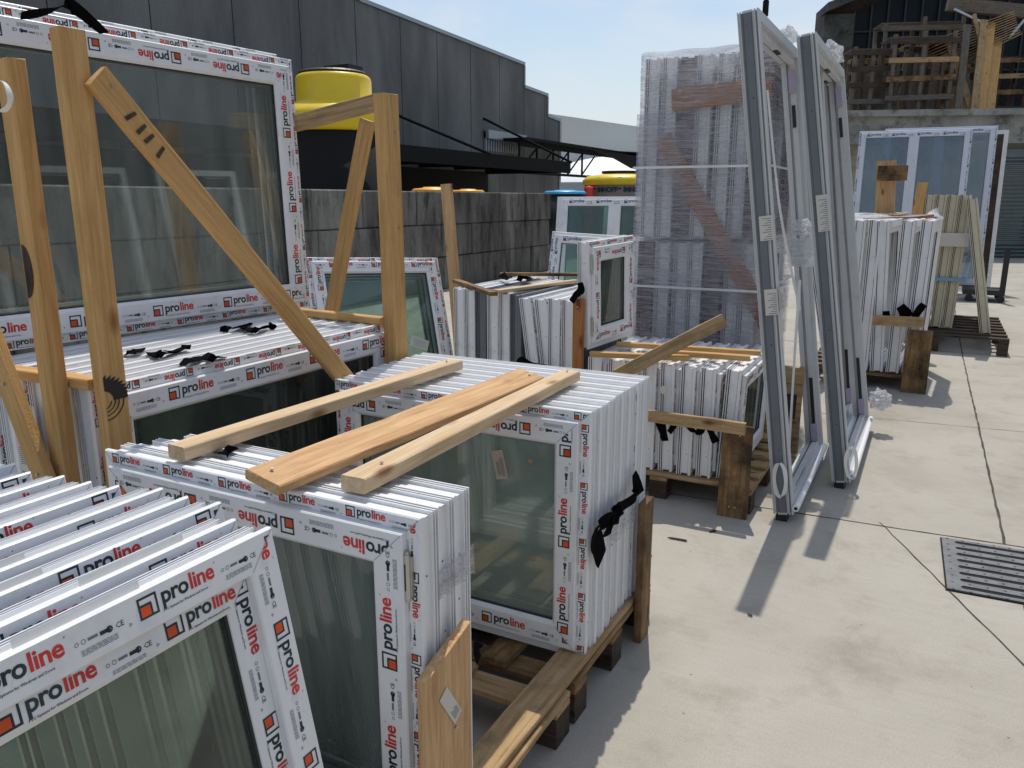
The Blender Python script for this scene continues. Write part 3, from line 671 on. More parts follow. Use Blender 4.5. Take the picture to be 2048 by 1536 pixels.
mb = MB(); mb.lathe([(.01, 0), (.98, 0), (1.0, .05), (1.0, zb - .01), (.01, zb - .01)], n=48); link('tank_body', mb.mesh('tank_body', ['deepblack'], smooth=True), tk)
def blob_lid(name, x, y, dd, rad, h, mat, label, cat='tank', body='black'):
    P = at_d(x, y, dd); e = empty(name, Matrix.Translation((P.x, P.y, 0)), label, cat)
    mb = MB(); mb.lathe([(.01, P.z - h), (rad, P.z - h), (rad * 1.02, P.z - h * .6), (rad * .9, P.z - h * .25), (rad * .5, P.z - .02), (rad * .45, P.z), (.01, P.z)], n=40); link('tank_top', mb.mesh('tank_top', [mat], smooth=True), e)
    mb = MB(); mb.lathe([(.01, 0), (rad * .96, 0), (rad * .96, P.z - h - .005), (.01, P.z - h - .005)], n=40); link('tank_body', mb.mesh('tank_body', [body], smooth=True), e)
    return e, P
blob_lid('amber_tank', 866, 374, 17.6, .46, .14, 'amber', 'amber tank lid showing just above the block wall, left one')
blob_lid('amber_tank', 936, 378, 19, .38, .1, 'amber', 'smaller amber tank lid above the block wall, right of the other')
blob_lid('blue_tank', 1130, 380, 24, .62, .12, 'cyan', 'light blue tank lid with black cap behind the wall end')
e, P = blob_lid('septic_tank', 1243, 347, 26, 1.2, .36, 'yellow', 'ribbed septic tank with yellow top and lettered taupe wall', body='tankgrey')
mb = MB()
for k in range(10):
    a = k * math.pi / 5; mb.lathe([(.22, P.z - .34), (.2, P.z - .13), (.01, P.z - .09)], (math.cos(a) * .95, math.sin(a) * .95, 0), 10)
link('rib', mb.mesh('rib', ['yellow'], smooth=True), e)
mb = MB(); mb.lathe([(.01, P.z + .002), (.62, P.z + .002), (.62, P.z + .07), (.01, P.z + .09)], n=30); link('cap', mb.mesh('cap', ['black']), e)
tx = glyphs('IMHOFF', .2, .009, 2); ww = width(tx); mb = MB(); ang0 = math.atan2(-P.y, -P.x)
for rep in range(-2, 3):
    for t in tx:
        vs = []
        for x, y in t:
            a = ang0 + (x + rep * .85 + .07) / 1.172; vs.append((math.cos(a) * 1.172, math.sin(a) * 1.172, P.z - .57 + y))
        mb.add(vs, [(0, 1, 2)])
    for t in rect(0, 0, .1, .05):
        vs = [(math.cos(ang0 + (x + rep * .85 + .07 - .16) / 1.172) * 1.172, math.sin(ang0 + (x + rep * .85 + .07 - .16) / 1.172) * 1.172, P.z - .5 + y) for x, y in t]; mb.add(vs, [(0, 1, 2)])
tb = [c for c in e.children if c.name.startswith('tank_body')][0]
m0_ = tb.data; n0 = MB(); n0.v = [tuple(v.co) for v in m0_.vertices]; n0.f = [tuple(q.vertices) for q in m0_.polygons]; n0.m = [0] * len(n0.f); n0.add(mb.v, mb.f, 1); tb.data = n0.mesh('tank_body', ['tankgrey', 'ink'], recalc=False)
P = at_d(1178, 379, 25); e = empty('red_canister', Matrix.Translation((P.x, P.y, 0)), 'small red cylinder standing behind the wall beside the septic tank', 'canister')
mb = MB(); mb.lathe([(.01, 0), (.14, 0), (.14, P.z + .03), (.12, P.z + .09), (.01, P.z + .1)], n=20); link('body', mb.mesh('body', ['redp'], smooth=True), e)
mb = MB(); mb.lathe([(.01, P.z + .101), (.06, P.z + .101), (.06, P.z + .12), (.01, P.z + .12)], n=16); link('cap', mb.mesh('cap', ['redp']), e)
P = at_d(1288, 335, 24); e = empty('blue_tank', Matrix.Translation((P.x, P.y, 0)), 'blue rounded tank just left of the wrapped stack', 'tank')
mb = MB(); mb.lathe([(.01, 1.2), (.2, 1.2), (.22, P.z + .1), (.2, P.z + .28), (.12, P.z + .38), (.01, P.z + .4)], n=24); link('tank_shell', mb.mesh('tank_shell', ['blue'], smooth=True), e)
mb = MB(); mb.cyl((0, 0, 0), (0, 0, 1.195), .05, n=12); link('foot', mb.mesh('foot', ['black']), e)

# back building ---------------------------------------------------------------------
bd = Matrix.Translation((1.8, 26.98, 0)) @ Matrix.Rotation(R(20.6), 4, 'Z')     # x along the facade
bb = empty('storage_building', bd, 'concrete depot with roller shutter, stained beam and dark glazed gable', 'building')
mb = MB(); mb.box((-5.6, .4, 0), (-.5, 9, 3.2)); mb.box((-.5, .4, 3.05), (6, 9, 3.2)); mb.box((6, .3, 0), (14, 12, 3.2)); link('wall', mb.mesh('wall', ['plaster']), bb)
mb = MB(); mb.box((-5.7, .1, 3.2), (14, 9, 3.95)); mb.box((-5.8, -.05, 3.95), (14, 9, 4.12)); link('concrete_beam', mb.mesh('concrete_beam', ['beam']), bb)
mb = MB(); z = 0.02
while z < 3.0:
    vs = [(-.5, .3, z), (6, .3, z), (6, .24, z + .035), (-.5, .24, z + .035), (6, .24, z + .08), (-.5, .24, z + .08), (6, .3, z + .11), (-.5, .3, z + .11)]
    mb.add(vs, [(0,1,2,3), (3,2,4,5), (5,4,6,7)]); z += .112
mb.box((-.5, .22, 2.82), (6, .38, 3.045)); link('roller_shutter', mb.mesh('roller_shutter', ['shutter'], recalc=False), bb)
YU = 7.5
def wpl(x, y, off):   # point on the building's parallel plane at depth off, local coordinates
    n = bd.to_3x3() @ Vector((0, 1, 0)); o = bd.translation + n * off; r = ray(x, y); t = (o - C0).dot(n) / r.dot(n); return bd.inverted() @ (C0 + r * t)
p1 = wpl(1650, 26, YU); p2 = wpl(1712, 0, YU); sl_ = (p2.z - p1.z) / (p2.x - p1.x); p3x = p1.x + 13
mb = MB(); pr_ = [(p1.x, 4.1), (p1.x, p1.z)]
for k in range(1, 9): t = k / 8; pr_.append((p1.x + 13 * t, p1.z + sl_ * 13 * (t - .38 * t * t)))
pr_ += [(p3x + 8, pr_[-1][1]), (p3x + 8, 4.1)]
n = len(pr_); vs = [(x, YU + .5, z) for x, z in pr_] + [(x, YU + 1.4, z) for x, z in pr_]; mb.add(vs, [tuple(range(n)), tuple(reversed(range(n, 2*n)))] + [(k, (k+1) % n, n+(k+1) % n, n+k) for k in range(n)])
link('gable_wall', mb.mesh('gable_wall', ['blackw']), bb)
mb = MB(); mb.box((p1.x, YU, 4.13), (p1.x + 1.05, YU + .49, p1.z - .05)); link('gable_pier', mb.mesh('gable_pier', ['beamdark']), bb)
mb = MB()
for (xa, za), (xb, zb_) in zip(pr_[1:-2], pr_[2:-1]):
    mb.add([(xa, YU - .35, za), (xb, YU - .35, zb_), (xb, YU - .35, zb_ + .28), (xa, YU - .35, za + .28), (xa, YU + 1.4, za), (xb, YU + 1.4, zb_), (xb, YU + 1.4, zb_ + .28), (xa, YU + 1.4, za + .28)], [(0,1,2,3), (7,6,5,4), (0,4,5,1), (3,2,6,7), (0,3,7,4), (1,5,6,2)])
link('curved_roof', mb.mesh('curved_roof', ['beamdark']), bb)
mb = MB(); gx0, gx1 = p1.x + 1.1, p1.x + 15
def ztop(x): 
    t = min(1, (x - p1.x) / 13); return p1.z + sl_ * 13 * (t - .38 * t * t)
vs = []; k = 0; N = 24
for i in range(N + 1):
    x = gx0 + (gx1 - gx0) * i / N; vs += [(x, YU + .3, 4.2), (x, YU + .3, ztop(x) - .35)]
mb.add(vs, [(2*i, 2*i+2, 2*i+3, 2*i+1) for i in range(N)]); link('gable_glazing', mb.mesh('gable_glazing', ['roofglass'], recalc=False), bb)
mb = MB()
for i in range(N + 1):
    x = gx0 + (gx1 - gx0) * i / N; mb.box((x - .03, YU + .2, 4.2), (x + .03, YU + .28, ztop(x) - .35))
for zz in (6.2, 7.6): mb.box((gx0, YU + .21, zz), (gx1, YU + .27, zz + .05))
link('glazing_bars', mb.mesh('glazing_bars', ['black']), bb)

# clutter on the terrace: racks, pallets, beams
def rack(xa, ya, xb, yb, off, label, seed, mat='greyw', slats=9, hz=4):
    rnd = random.Random(seed); a = wpl(xa, yb, off); b = wpl(xb, yb, off); top = wpl(xa, ya, off).z; z0 = 4.12
    e = empty('timber_rack', bd @ Matrix.Translation((a.x, off, z0)), label, 'rack', 'timber racks piled on the terrace'); W_ = b.x - a.x; H_ = top - z0
    for i in (0, 1, 2):
        x = W_ * i / 2; mb = MB(); mb.box((x - .05, -.05, 0), (x + .05, .05, H_ + rnd.uniform(-.1, .3))); mb.box((x - .05, 1.0, 0), (x + .05, 1.1, H_)); link('post', mb.mesh('post', [mat]), e)
    for j in range(hz):
        z = H_ * (j + .8) / hz; mb = MB(); mb.box((-.15, -.1, z - .07), (W_ + .15, -.052, z + .07), 0, Matrix.Rotation(R(rnd.uniform(-1.5, 1.5)), 4, 'Y')); link('rail', mb.mesh('rail', [rnd.choice(['aged', 'greyw', 'dirty', 'aged', 'blackw']) if j else mat]), e)
    for j in range(slats):
        mb = MB(); x = W_ * (j + .5) / slats + rnd.uniform(-.05, .05); zt1 = rnd.uniform(.5, .97) * H_; mb.box((x - .05, .3 + .05 * (j % 4), zt1 * .05), (x + .05, .34 + .05 * (j % 4), zt1), 0, Matrix.Rotation(R(rnd.uniform(-2, 2)), 4, 'Y')); link('slat', mb.mesh('slat', [mat]), e)
    mb = MB()
    for j in range(7): mb.box((-.1, .1 + j * .14, H_ + .02), (W_ + .1, .18 + j * .14, H_ + .05))
    link('deck', mb.mesh('deck', [mat]), e)
    return e
rack(1700, 100, 1772, 228, 1.2, 'grey timber rack at the left end of the terrace pile', 11)
rack(1776, 76, 1892, 228, 1.0, 'wide timber rack in the middle of the terrace pile', 12, slats=12)
rack(1755, 48, 1905, 228, 3.2, 'tallest weathered rack at the back of the terrace pile', 13, slats=10)
rack(1700, 120, 1800, 228, 4.6, 'brown rack behind the left end of the terrace pile', 15, mat='aged', slats=11, hz=6)
rack(1800, 95, 1925, 228, 2.2, 'brown densely slatted rack behind the middle of the terrace pile', 16, mat='aged', slats=16, hz=6)
rack(1985, 115, 2100, 228, 3.8, 'dark rack of boards at the right end of the terrace', 14, mat='blackw', slats=4)
rndp = random.Random(21)
for i, (x0, y0, x1, y1, mt, lb) in enumerate([(1935, 50, 1915, 225, 'greyw', 'grey upright plank leaning left of the golden boards'), (1968, 40, 1948, 222, 'aged', 'brown plank leaning between grey and golden boards'), (1982, 45, 1962, 220, 'gold', 'bright golden board leaning upright on the terrace'),
        (1996, 75, 1980, 220, 'gold', 'shorter golden board beside the bright golden one'), (1895, 75, 1945, 215, 'aged', 'slanted double plank leaning right on the terrace'), (1906, 70, 1952, 205, 'greyw', 'thin slanted grey plank behind the double plank')]):
    off = .7 + .05 * i; a = bd @ wpl(x0, y0, off + .9); b = bd @ wpl(x1, y1, off); b.z = 4.13
    board('leaning_plank', b, a, .24 if mt == 'gold' else .2, .06, bd.to_3x3() @ Vector((1, 0, 0)), mt, lb, 'plank', 'planks leaning on the terrace')
a = wpl(1895, 8, 2.5); b = wpl(2060, 24, 2.5); board('roof_gutter', bd @ a, bd @ b, .35, .2, (0, 0, 1), 'greyw', 'long grey beam at the top of the terrace pile', 'beam')
a = wpl(1908, 18, 2.2); b = wpl(1965, 45, 2.2); board('steel_tube', bd @ a, bd @ b, .06, .06, (0, 0, 1), 'alu', 'bright steel tube slanting over the leaning planks', 'tube')
a = wpl(2048, 40, 2.2); b = wpl(2016, 78, 2.2); board('steel_tube', bd @ a, bd @ b, .07, .07, (0, 0, 1), 'alu', 'steel tube slanting at the right edge of the photo', 'tube')
# fan of thin slats resting on the leaning planks
e = empty('slat_bundle', bd @ Matrix.Translation(wpl(1925, 60, 1.9)), 'fan shaped bundle of thin brown slats over the leaning planks', 'slats'); mb = MB()
for k in range(12):
    mb.box((-1.0, -.3, -.02 - k * .075), (1.3, .5, .0 - k * .075), 0, Matrix.Rotation(R(-19 - k * .6), 4, 'Y'))
link('slats', mb.mesh('slats', ['aged']), e)
mb = MB(); mb.box((.2, -.35, -.6), (.3, -.3, .3), 0, Matrix.Rotation(R(-19), 4, 'Y')); link('cross_slat', mb.mesh('cross_slat', ['aged']), e)
# pole on the skyline
P = yp(1532, 6, 22); mb = MB(); mb.cyl((P.x, 22, 0), (P.x, 22, P.z + .6), .055, n=10); mb.cyl((P.x, 22, P.z - .3), (P.x, 22, P.z + .05), .075, n=10)
link('pole', mb.mesh('pole', ['darkmetal']), label='thin dark pole rising behind the tallest frame', cat='pole')

# ================================================================= STACKS
# A: foreground row leaning left, running away from the viewer
Acorn = [(543, 1053), (473, 1037), (443, 1003), (378, 992), (327, 975), (240, 970), (184, 962)]
AH, AW = .95, 1.06
A0 = window_meshes(AW, AH, 'E', [('F','T',.002,.064,0,.87,-.035,.018,0,True,.04), ('F','R',.002,.064,0,.87,.17,.018,1,True,.0), ('F','B',.002,.064,0,1.08,.1,.012,0,True),
            ('S','T',.07,.108,.016,.87,.21,.004,0,True,.02), ('S','R',.07,.108,.016,.87,.26,.006,1,True,.0), ('S','B',.07,.108,.016,1.08,.1,.0,0,True)], 1, 'glassd')
lean = 11; upv = Vector((-math.sin(R(lean)), 0, math.cos(R(lean))))
tops = [zp(x, y, 1.05) for x, y in Acorn] + [Vector((-1.64, 1.0, 1.05)), Vector((-1.73, .98, 1.05)), Vector((-1.82, 1.0, 1.05))]
AA = [window_meshes(AW, AH, 'E', [('F','T',.002,.064,0,.9,-.1 + .13 * k, .008 + .008 * k, 0, True, .05)], 20 + k, 'glassd', glazed=False) for k in range(3)]
for i, t in enumerate(tops):
    base = t - upv * AH - Vector((0, AW, 0)); lb = ['nearest white window of the leaning foreground row, full face showing'] + ['%s white window from the front in the leaning foreground row' % o for o in ORD[1:]]
    new_window(A0 if i == 0 else AA[i % 3], frame_mw(base, 90, lean), lb[i] if i < len(tops) - 1 else 'rearmost white window of the leaning foreground row', 'windows leaning in the foreground row')
# barcode stickers on tops of row A
for i, dy in ((0, .36), (1, .2), (2, .45), (3, .42)):
    t = tops[i]; m = frame_mw(t - Vector((0, dy, 0)), 90, lean) @ Matrix.Translation((0, .03, -.0085)) @ Matrix.Rotation(R(-90), 4, 'X')
    mb = MB(); mb.box((-.1, -.017, 0), (.1, .015, .0012), 0)
    for k in range(16): mb.box((.03 + k * .0032, -.009, .0013), (.0315 + k * .0032 + (k % 3) * .0005, .009, .0018), 1)
    for t_ in mv(glyphs('73', .013, 0, 1), -.02, -.005): mb.add([(-x, -y, .0018) for x, y in t_], [(0, 1, 2)], 1)
    link('barcode_sticker', mb.mesh('barcode_sticker', ['white', 'ink']), None, m, '%s strip sticker with barcode on the leaning foreground row' % ['nearest white', 'second white', 'third white', 'fourth white'][i], 'sticker')
# support for row A: low pallet
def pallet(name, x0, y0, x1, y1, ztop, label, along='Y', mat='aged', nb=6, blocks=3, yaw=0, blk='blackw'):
    e = empty(name, Matrix.Translation((x0, y0, 0)) @ Matrix.Rotation(R(yaw), 4, 'Z'), label, 'pallet'); LX, LY = x1 - x0, y1 - y0; rnd = random.Random(int(abs(x0 * 100 + y0 * 10)))
    def bd_(nm, lo, hi, mt):
        BS[0] += 1; lo = Vector(lo); hi = Vector(hi); d = hi - lo; ax = 0 if d.x >= d.y else 1
        c0 = (lo + hi) / 2; L_ = d[ax]; w_ = d[1 - ax]; me = board_mesh(L_, w_, d.z, mt, seed=BS[0])
        m = Matrix.Translation(c0) @ (Matrix.Identity(4) if ax == 0 else Matrix.Rotation(R(90), 4, 'Z')) @ Matrix.Translation((-L_ / 2, 0, 0)); link(nm, me, e, m)
    for k in range(nb):
        w_ = .1
        if along == 'Y': x = (LX - w_) * k / (nb - 1); bd_('deck_board', (x, 0, ztop - .022), (x + w_, LY, ztop), mat)
        else: y = (LY - w_) * k / (nb - 1); bd_('deck_board', (0, y, ztop - .022), (LX, y + w_, ztop), mat)
    for k in range(3):
        if along == 'Y': y = (LY - .1) * k / 2; bd_('cross_board', (0, y, ztop - .044), (LX, y + .1, ztop - .0225), mat)
        else: x = (LX - .1) * k / 2; bd_('cross_board', (x, 0, ztop - .044), (x + .1, LY, ztop - .0225), mat)
    for i in range(3):
        for j in range(3):
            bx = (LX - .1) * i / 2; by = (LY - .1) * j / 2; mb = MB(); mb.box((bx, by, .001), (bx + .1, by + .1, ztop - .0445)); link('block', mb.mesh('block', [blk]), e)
    return e
pallet('wooden_pallet', -1.95, -.1, -.62, 1.0, .118, 'pallet under the leaning foreground row of windows', 'Y')

# B and C on one long pallet
pallet('wooden_pallet', -1.95, 1.12, -.86, 2.02, .145, 'pallet with pale boards under the near window stack', 'Y', 'aged', 4)
pallet('wooden_pallet', -1.95, 2.06, -.86, 2.82, .148, 'pallet under the wide upright stack in the middle', 'Y', 'dirty', 5)
board('pallet_board', (-.935, 1.0, .160), (-.915, 2.72, .163), .105, .022, (1, 0, 0), 'aged', 'long loose board along the right edge of the pallets', 'board')
B0 = window_meshes(.985, .86, 'I', [('F','T',.001,.033,0,.62,.03,.004,0,True,.03), ('F','R',.001,.033,0,.62,.12,.002,1,True), ('S','T',.038,.106,-.018,1.,-.02,.018,1,True,.06), ('S','R',.038,.106,-.018,1.,.16,.018,0,True,.05), ('S','L',.038,.106,-.018,1.,.1,.01,0,True)], 3, 'glassb')
bl = [zp(x, y, 1.01).x for x, y in ((222, 905), (261, 895), (285, 889), (322, 876))]
for i, (yy, W_) in enumerate(((1.238, .985), (1.314, .95), (1.39, .91))):
    ms = B0 if i == 0 else window_meshes(W_, .86, 'I', [('F','T',.001,.033,0,.62,.1 * i,.004,0,False,.03), ('F','R',.001,.033,0,.62,.1,.004,1,False)], 4 + i, 'glass', glazed=False)
    r_ = new_window(ms, frame_mw((-.864 - .008 * i - W_, yy, .15 - .004 * i), 0, 0), ['window with misted wet glass at the front of the near stack', 'second window of the near stack, behind the misted one', 'rearmost window of the near stack under the plank ends, slightly narrower'][i], 'windows of the near stack', hinges='R' if i == 0 else None, H=.86, W=W_)
# C: wide upright stack
CW, CH = 1.01, .853
C0m = window_meshes(CW, CH, 'I', [('F','T',.001,.033,0,.62,.0,.004,0,True,.03), ('F','R',.001,.033,0,.62,.04,.003,1,True), ('F','L',.001,.033,0,.62,.04,.003,1,True), ('S','T',.038,.106,-.018,1.,.16,.018,1,True,.05), ('S','R',.038,.106,-.018,1.,.05,.018,0,True,.05), ('S','L',.038,.106,-.018,1.,-.1,.012,0,True), ('S','B',.038,.106,-.018,1.,.28,.016,0,True,.04)], 8, 'glassc')
C1m = window_meshes(CW, CH, 'I', [('F','T',.001,.033,0,.62,.1,.004,0,False,.03), ('F','R',.001,.033,0,.62,.04,.003,1,False)], 9, 'glassc', ds=.92)
for i in range(8):
    jx = random.uniform(-.006, .006); r_ = new_window(C0m if i == 0 else C1m, frame_mw((-1.888 + jx, 2.19 + .0735 * i, .150 + random.uniform(0, .003)), 0, 0), ('window with clear greenish glass and beige sticker fronting the wide middle stack' if i == 0 else ('%s window from the front in the wide middle stack' % ORD[i] if i < 7 else 'rearmost window of the wide middle stack')), 'windows of the wide middle stack')
    if i == 0:
        cw = r_
        mb = MB(); mb.box((-.0225, -.0012, -.05), (.0225, 0, .05))
        for k in range(14): mb.box((-.012, -.0018, -.036 + k * .0035), (-.002, -.0013, -.0345 + k * .0035 + (k % 3) * .0004), 1)
        for k in range(5): mb.box((.002 + k * .003, -.0018, -.04), (.003 + k * .003, -.0013, .02 + .005 * (k % 2)), 1)
        link('sticker', mb.mesh('sticker', ['paperb', 'greyink']), r_, Matrix.Translation((.685, .0075, .63)) @ Matrix.Rotation(R(-13), 4, 'Y'))
        for px, pz in ((.80, .66), (.81, .32)):
            mb = MB(); mb.box((-.008, -.002, -.008), (.008, 0, .008)); link('glazing_pad', mb.mesh('glazing_pad', ['aged']), r_, Matrix.Translation((px, .0075, pz)) @ Matrix.Rotation(R(12), 4, 'Y'))
# planks on top of B and C
zt0 = 1.035
a = zp(352, 905, zt0); b = zp(912, 728, zt0); board('pine_plank', a, b, .062, .036, (1, 0, 0), 'pale', 'narrow pine plank lying left of three across the window tops', 'plank', 'three planks across the window tops', nails=((.95, 0, 1),))
a = zp(524, 964, 1.045); b = zp(1062, 752, 1.045); board('pine_plank', a, b, .104, .024, (1, -.1, -.22), 'pine', 'wide orange pine plank lying middle of three across the window tops', 'plank', 'three planks across the window tops', nails=((.03, -.1, 1), (.97, .1, 1)))
a = zp(705, 970, zt0); b = zp(1142, 750, zt0); board('pine_plank', a, b, .066, .036, (1, 0, 0), 'pale', 'narrow pine plank lying right of three across the window tops', 'plank', 'three planks across the window tops', nails=((.08, .1, 1), (.97, 0, 1)))
# B stake with paper label, C stake
a = xp(850, 1330, -.828); b = xp(940, 1282, -.828)
st = board('pallet_stake', (-.840, (a.y + b.y) / 2 + .002, .0), (-.840, (a.y + b.y) / 2 + .002, (a.z + b.z) / 2), abs(b.y - a.y) + .004, .024, (0, 1, 0), 'pine', 'short pine stake with paper label holding the near stack', 'stake', cut=.05, nails=((.72, .1, 1),))
mb = MB(); mb.box((-.055, -.017, 0), (.055, .017, .001))
for k in range(6): mb.box((-.045, -.012 + k * .004, .0012), (-.02 + .004 * (k % 3), -.0105 + k * .004, .0016), 1)
ll = (a.z + b.z) / 2; link('paper_label', mb.mesh('paper_label', ['paper', 'greyink']), st, Matrix.Translation((ll - .13, 0.0, .0135 * o_side[st.name])) @ Matrix.Rotation(R(-32), 4, 'Z') @ (Matrix.Identity(4) if o_side[st.name] > 0 else Matrix.Rotation(math.pi, 4, 'X')))
board('pallet_stake', (-.842, 2.66, .0), (-.842, 2.66, .56), .095, .03, (0, 1, 0), 'dirty', 'dark stained stake at the rear corner of the wide middle stack', 'stake')

# black webbing handles ------------------------------------------------------------
def ribbon(pts, w_, label, group=None, wdir=(0, 1, 0), th=.0022, mat='strap', cat='strap', name='black_strap'):
    P = [Vector(p) for p in pts]; Q = []
    for i in range(len(P) - 1):
        p0 = P[max(0, i-1)]; p1 = P[i]; p2 = P[i+1]; p3 = P[min(len(P)-1, i+2)]
        for k in range(6):
            t = k / 6; Q.append(.5 * ((2*p1) + (p2-p0)*t + (2*p0-5*p1+4*p2-p3)*t*t + (-p0+3*p1-3*p2+p3)*t**3))
    Q.append(P[-1]); vs = []; n = len(Q); rnd_p = abs(Q[0].x * 1000 + Q[0].z * 517) % 6.28
    for i, q in enumerate(Q):
        d = (Q[min(i+1, n-1)] - Q[max(0, i-1)]).normalized(); wd = Vector(wdir) + Vector((.2 * math.sin(i * .31 + rnd_p), .2 * math.cos(i * .27 + rnd_p), .3 * math.sin(i * .4 + rnd_p))); wd = (wd - d * wd.dot(d)).normalized(); nn = d.cross(wd); h = w_ / 2 * (1 + .12 * math.sin(i * .5 + rnd_p)) * (.8 + .2 * min(1, (i + 1) / 3, (n - i) / 3))
        vs += [q - wd*h - nn*th/2, q + wd*h - nn*th/2, q + wd*h + nn*th/2, q - wd*h + nn*th/2]
    mb = MB(); fs = [(0,1,2,3), tuple(4*(n-1)+k for k in (3,2,1,0))]
    for i in range(n-1):
        for k in range(4): j = (k+1) % 4; fs.append((4*i+k, 4*i+4+k, 4*i+4+j, 4*i+j))
    mb.add(vs, fs); return link(name, mb.mesh(name, [mat], smooth=False), label=label, cat=cat, group=group)
X = -.868
pp = [xp(x, y, X) for x, y in ((1262, 945), (1262, 985), (1240, 1010), (1222, 1020), (1232, 1035), (1205, 1035), (1192, 1050))]
for k, p in enumerate(pp): p.x += .012 + .012 * (k % 2)
ribbon(pp, .045, 'long twisted black strap hanging on the ends of the wide middle stack', wdir=(0, .5, 1))
pp = [xp(x, y, X) for x, y in ((1190, 1048), (1180, 1068), (1186, 1090), (1193, 1118))]
for k, p in enumerate(pp): p.x += .018
ribbon(pp, .075, 'wide black strap end drooping lowest on the wide middle stack', wdir=(0, 1, .2))
pp = [xp(x, y, X) + Vector((.02, 0, 0)) for x, y in ((1222, 1012), (1215, 1030), (1208, 1052), (1198, 1062))]
ribbon(pp, .05, 'folded middle black strap between the twisted and drooping ones', wdir=(0, 1, .5))
pp = [xp(x, y, X) + Vector((.025, 0, 0)) for x, y in ((1262, 950), (1256, 975), (1248, 1000))]
pp = [xp(x, y, -.842) + Vector((.01, 0, 0)) for x, y in ((950, 1283), (946, 1300), (950, 1318))]
ribbon(pp, .03, 'black strap end behind the stake of the near stack', wdir=(0, 1, 0))
ribbon([zp(760, 963, 1.012), zp(775, 958, 1.016), zp(790, 952, 1.012)], .02, 'small black strap end under the right plank', wdir=(1, .6, 0))
ribbon([zp(435, 905, 1.012), zp(452, 903, 1.018), zp(470, 900, 1.012)], .03, 'black strap end under the left plank', wdir=(0, 1, 0))

for (x_, y0_, y1_, z0_, z1_, lb) in ((-.866, 1.30, 1.445, .80, .87, 'clear tape strip across the ends of the near stack'), (-.868, 2.36, 2.62, .49, .55, 'clear tape strip behind the black straps of the wide middle stack')):
    mb = MB(); vs = []; N_ = 16
    for k in range(N_ + 1):
        y = y0_ + (y1_ - y0_) * k / N_; dx = .004 * math.sin(k * 1.7) + .003; vs += [(x_ + dx, y, z0_ + .004 * math.sin(k)), (x_ + dx + .002 * math.cos(k), y, z1_ + .003 * math.sin(k * 2.1))]
    vs += [(v[0] - .0008, v[1], v[2]) for v in vs]; m_ = 2 * (N_ + 1); fs = []
    for k in range(N_): fs += [(2*k, 2*k+2, 2*k+3, 2*k+1), (m_+2*k, m_+2*k+1, m_+2*k+3, m_+2*k+2), (2*k, m_+2*k, m_+2*k+2, 2*k+2), (2*k+1, 2*k+3, m_+2*k+3, m_+2*k+1)]
    fs += [(0, 1, m_+1, m_), (m_-2, 2*m_-2, 2*m_-1, m_-1)]
    mb.add(vs, fs); link('tape_strip', mb.mesh('tape_strip', ['film2']), label=lb, cat='tape')
# D: left stack running away, faces right
DX = -2.0; DW, DH = 1.36, .985
D0 = window_meshes(DW, DH, 'I', [('F','T',.001,.034,0,.62,.06,.004,1,True,.03), ('F','L',.001,.034,0,.62,.3,.004,0,True), ('S','T',.036,.106,-.018,1.,.2,.02,0,True,.05), ('S','L',.036,.106,-.018,1.,.3,.01,0,True,.05), ('S','R',.036,.106,-.018,1.,.2,.01,0,True)], 30, 'glassd', ds=.95)
D1 = window_meshes(DW, DH, 'I', [('F','L',.001,.034,0,.62,.3,.004,0,False)], 31, 'glassd', ds=.93)
for i in range(9):
    x = DX - .0745 * i - (.02 if i > 5 else 0); new_window(D0 if i == 0 else D1, frame_mw((x, 1.31 + random.uniform(0, .012), .15 + random.uniform(0, .004)), 90, 0), 'broad window with dark green glass fronting the left stack' if i == 0 else ('%s broad window back from the front in the left stack' % ORD[i] if i < 8 else 'rearmost broad window of the left stack'), 'broad windows of the left stack')
pallet('wooden_pallet', -2.75, 1.3, -1.98, 2.72, .148, 'pallet under the left stack of broad windows', 'X', 'dirty', 7)
# E: large window standing on D
EW, EH = 1.62, 1.10
E0 = window_meshes(EW, EH, 'I', [('F','T',.001,.034,0,.7,.1,.006,1,True,.03), ('F','R',.001,.034,0,.7,.05,.004,0,True), ('F','B',.001,.034,0,.7,.05,.006,0,True,.03), ('S','T',.036,.106,-.018,1.05,.22,.02,1,True,.05), ('S','R',.036,.106,-.018,1.05,.08,.02,0,True,.05), ('S','B',.036,.106,-.018,1.05,.12,.016,0,True,.05), ('S','L',.036,.106,-.018,1.,.1,.02,0,True)], 33, 'glasse')
E1 = window_meshes(EW, EH + .03, 'I', [('F','T',.001,.034,0,.7,.2,.006,1,False,.03)], 34, 'glasse', glazed=False)
eb = Vector((-2.585, 2.855, 1.148)); yawE = 85; av = Vector((math.cos(R(yawE)), math.sin(R(yawE)), 0))
new_window(E0, frame_mw(eb - av * EW, yawE, 1.5, .0), 'very large misted window standing on top of the left stack', 'large windows on top of the left stack')
new_window(E1, frame_mw(eb - av * EW - Vector((.085, 0, 0)), yawE, 1.5, 0), 'second very large window pressed behind the misted one', 'large windows on top of the left stack')
p = xp(125, 38, -2.6); ribbon([p + Vector((-.03, -.12, -.01)), p + Vector((0, -.03, .02)), p + Vector((-.02, .03, .05)), p + Vector((.02, .05, .03)), p + Vector((.01, .14, -.02))], .045, 'black strap folded over the top edge of the large window', wdir=(1, 0, .3))
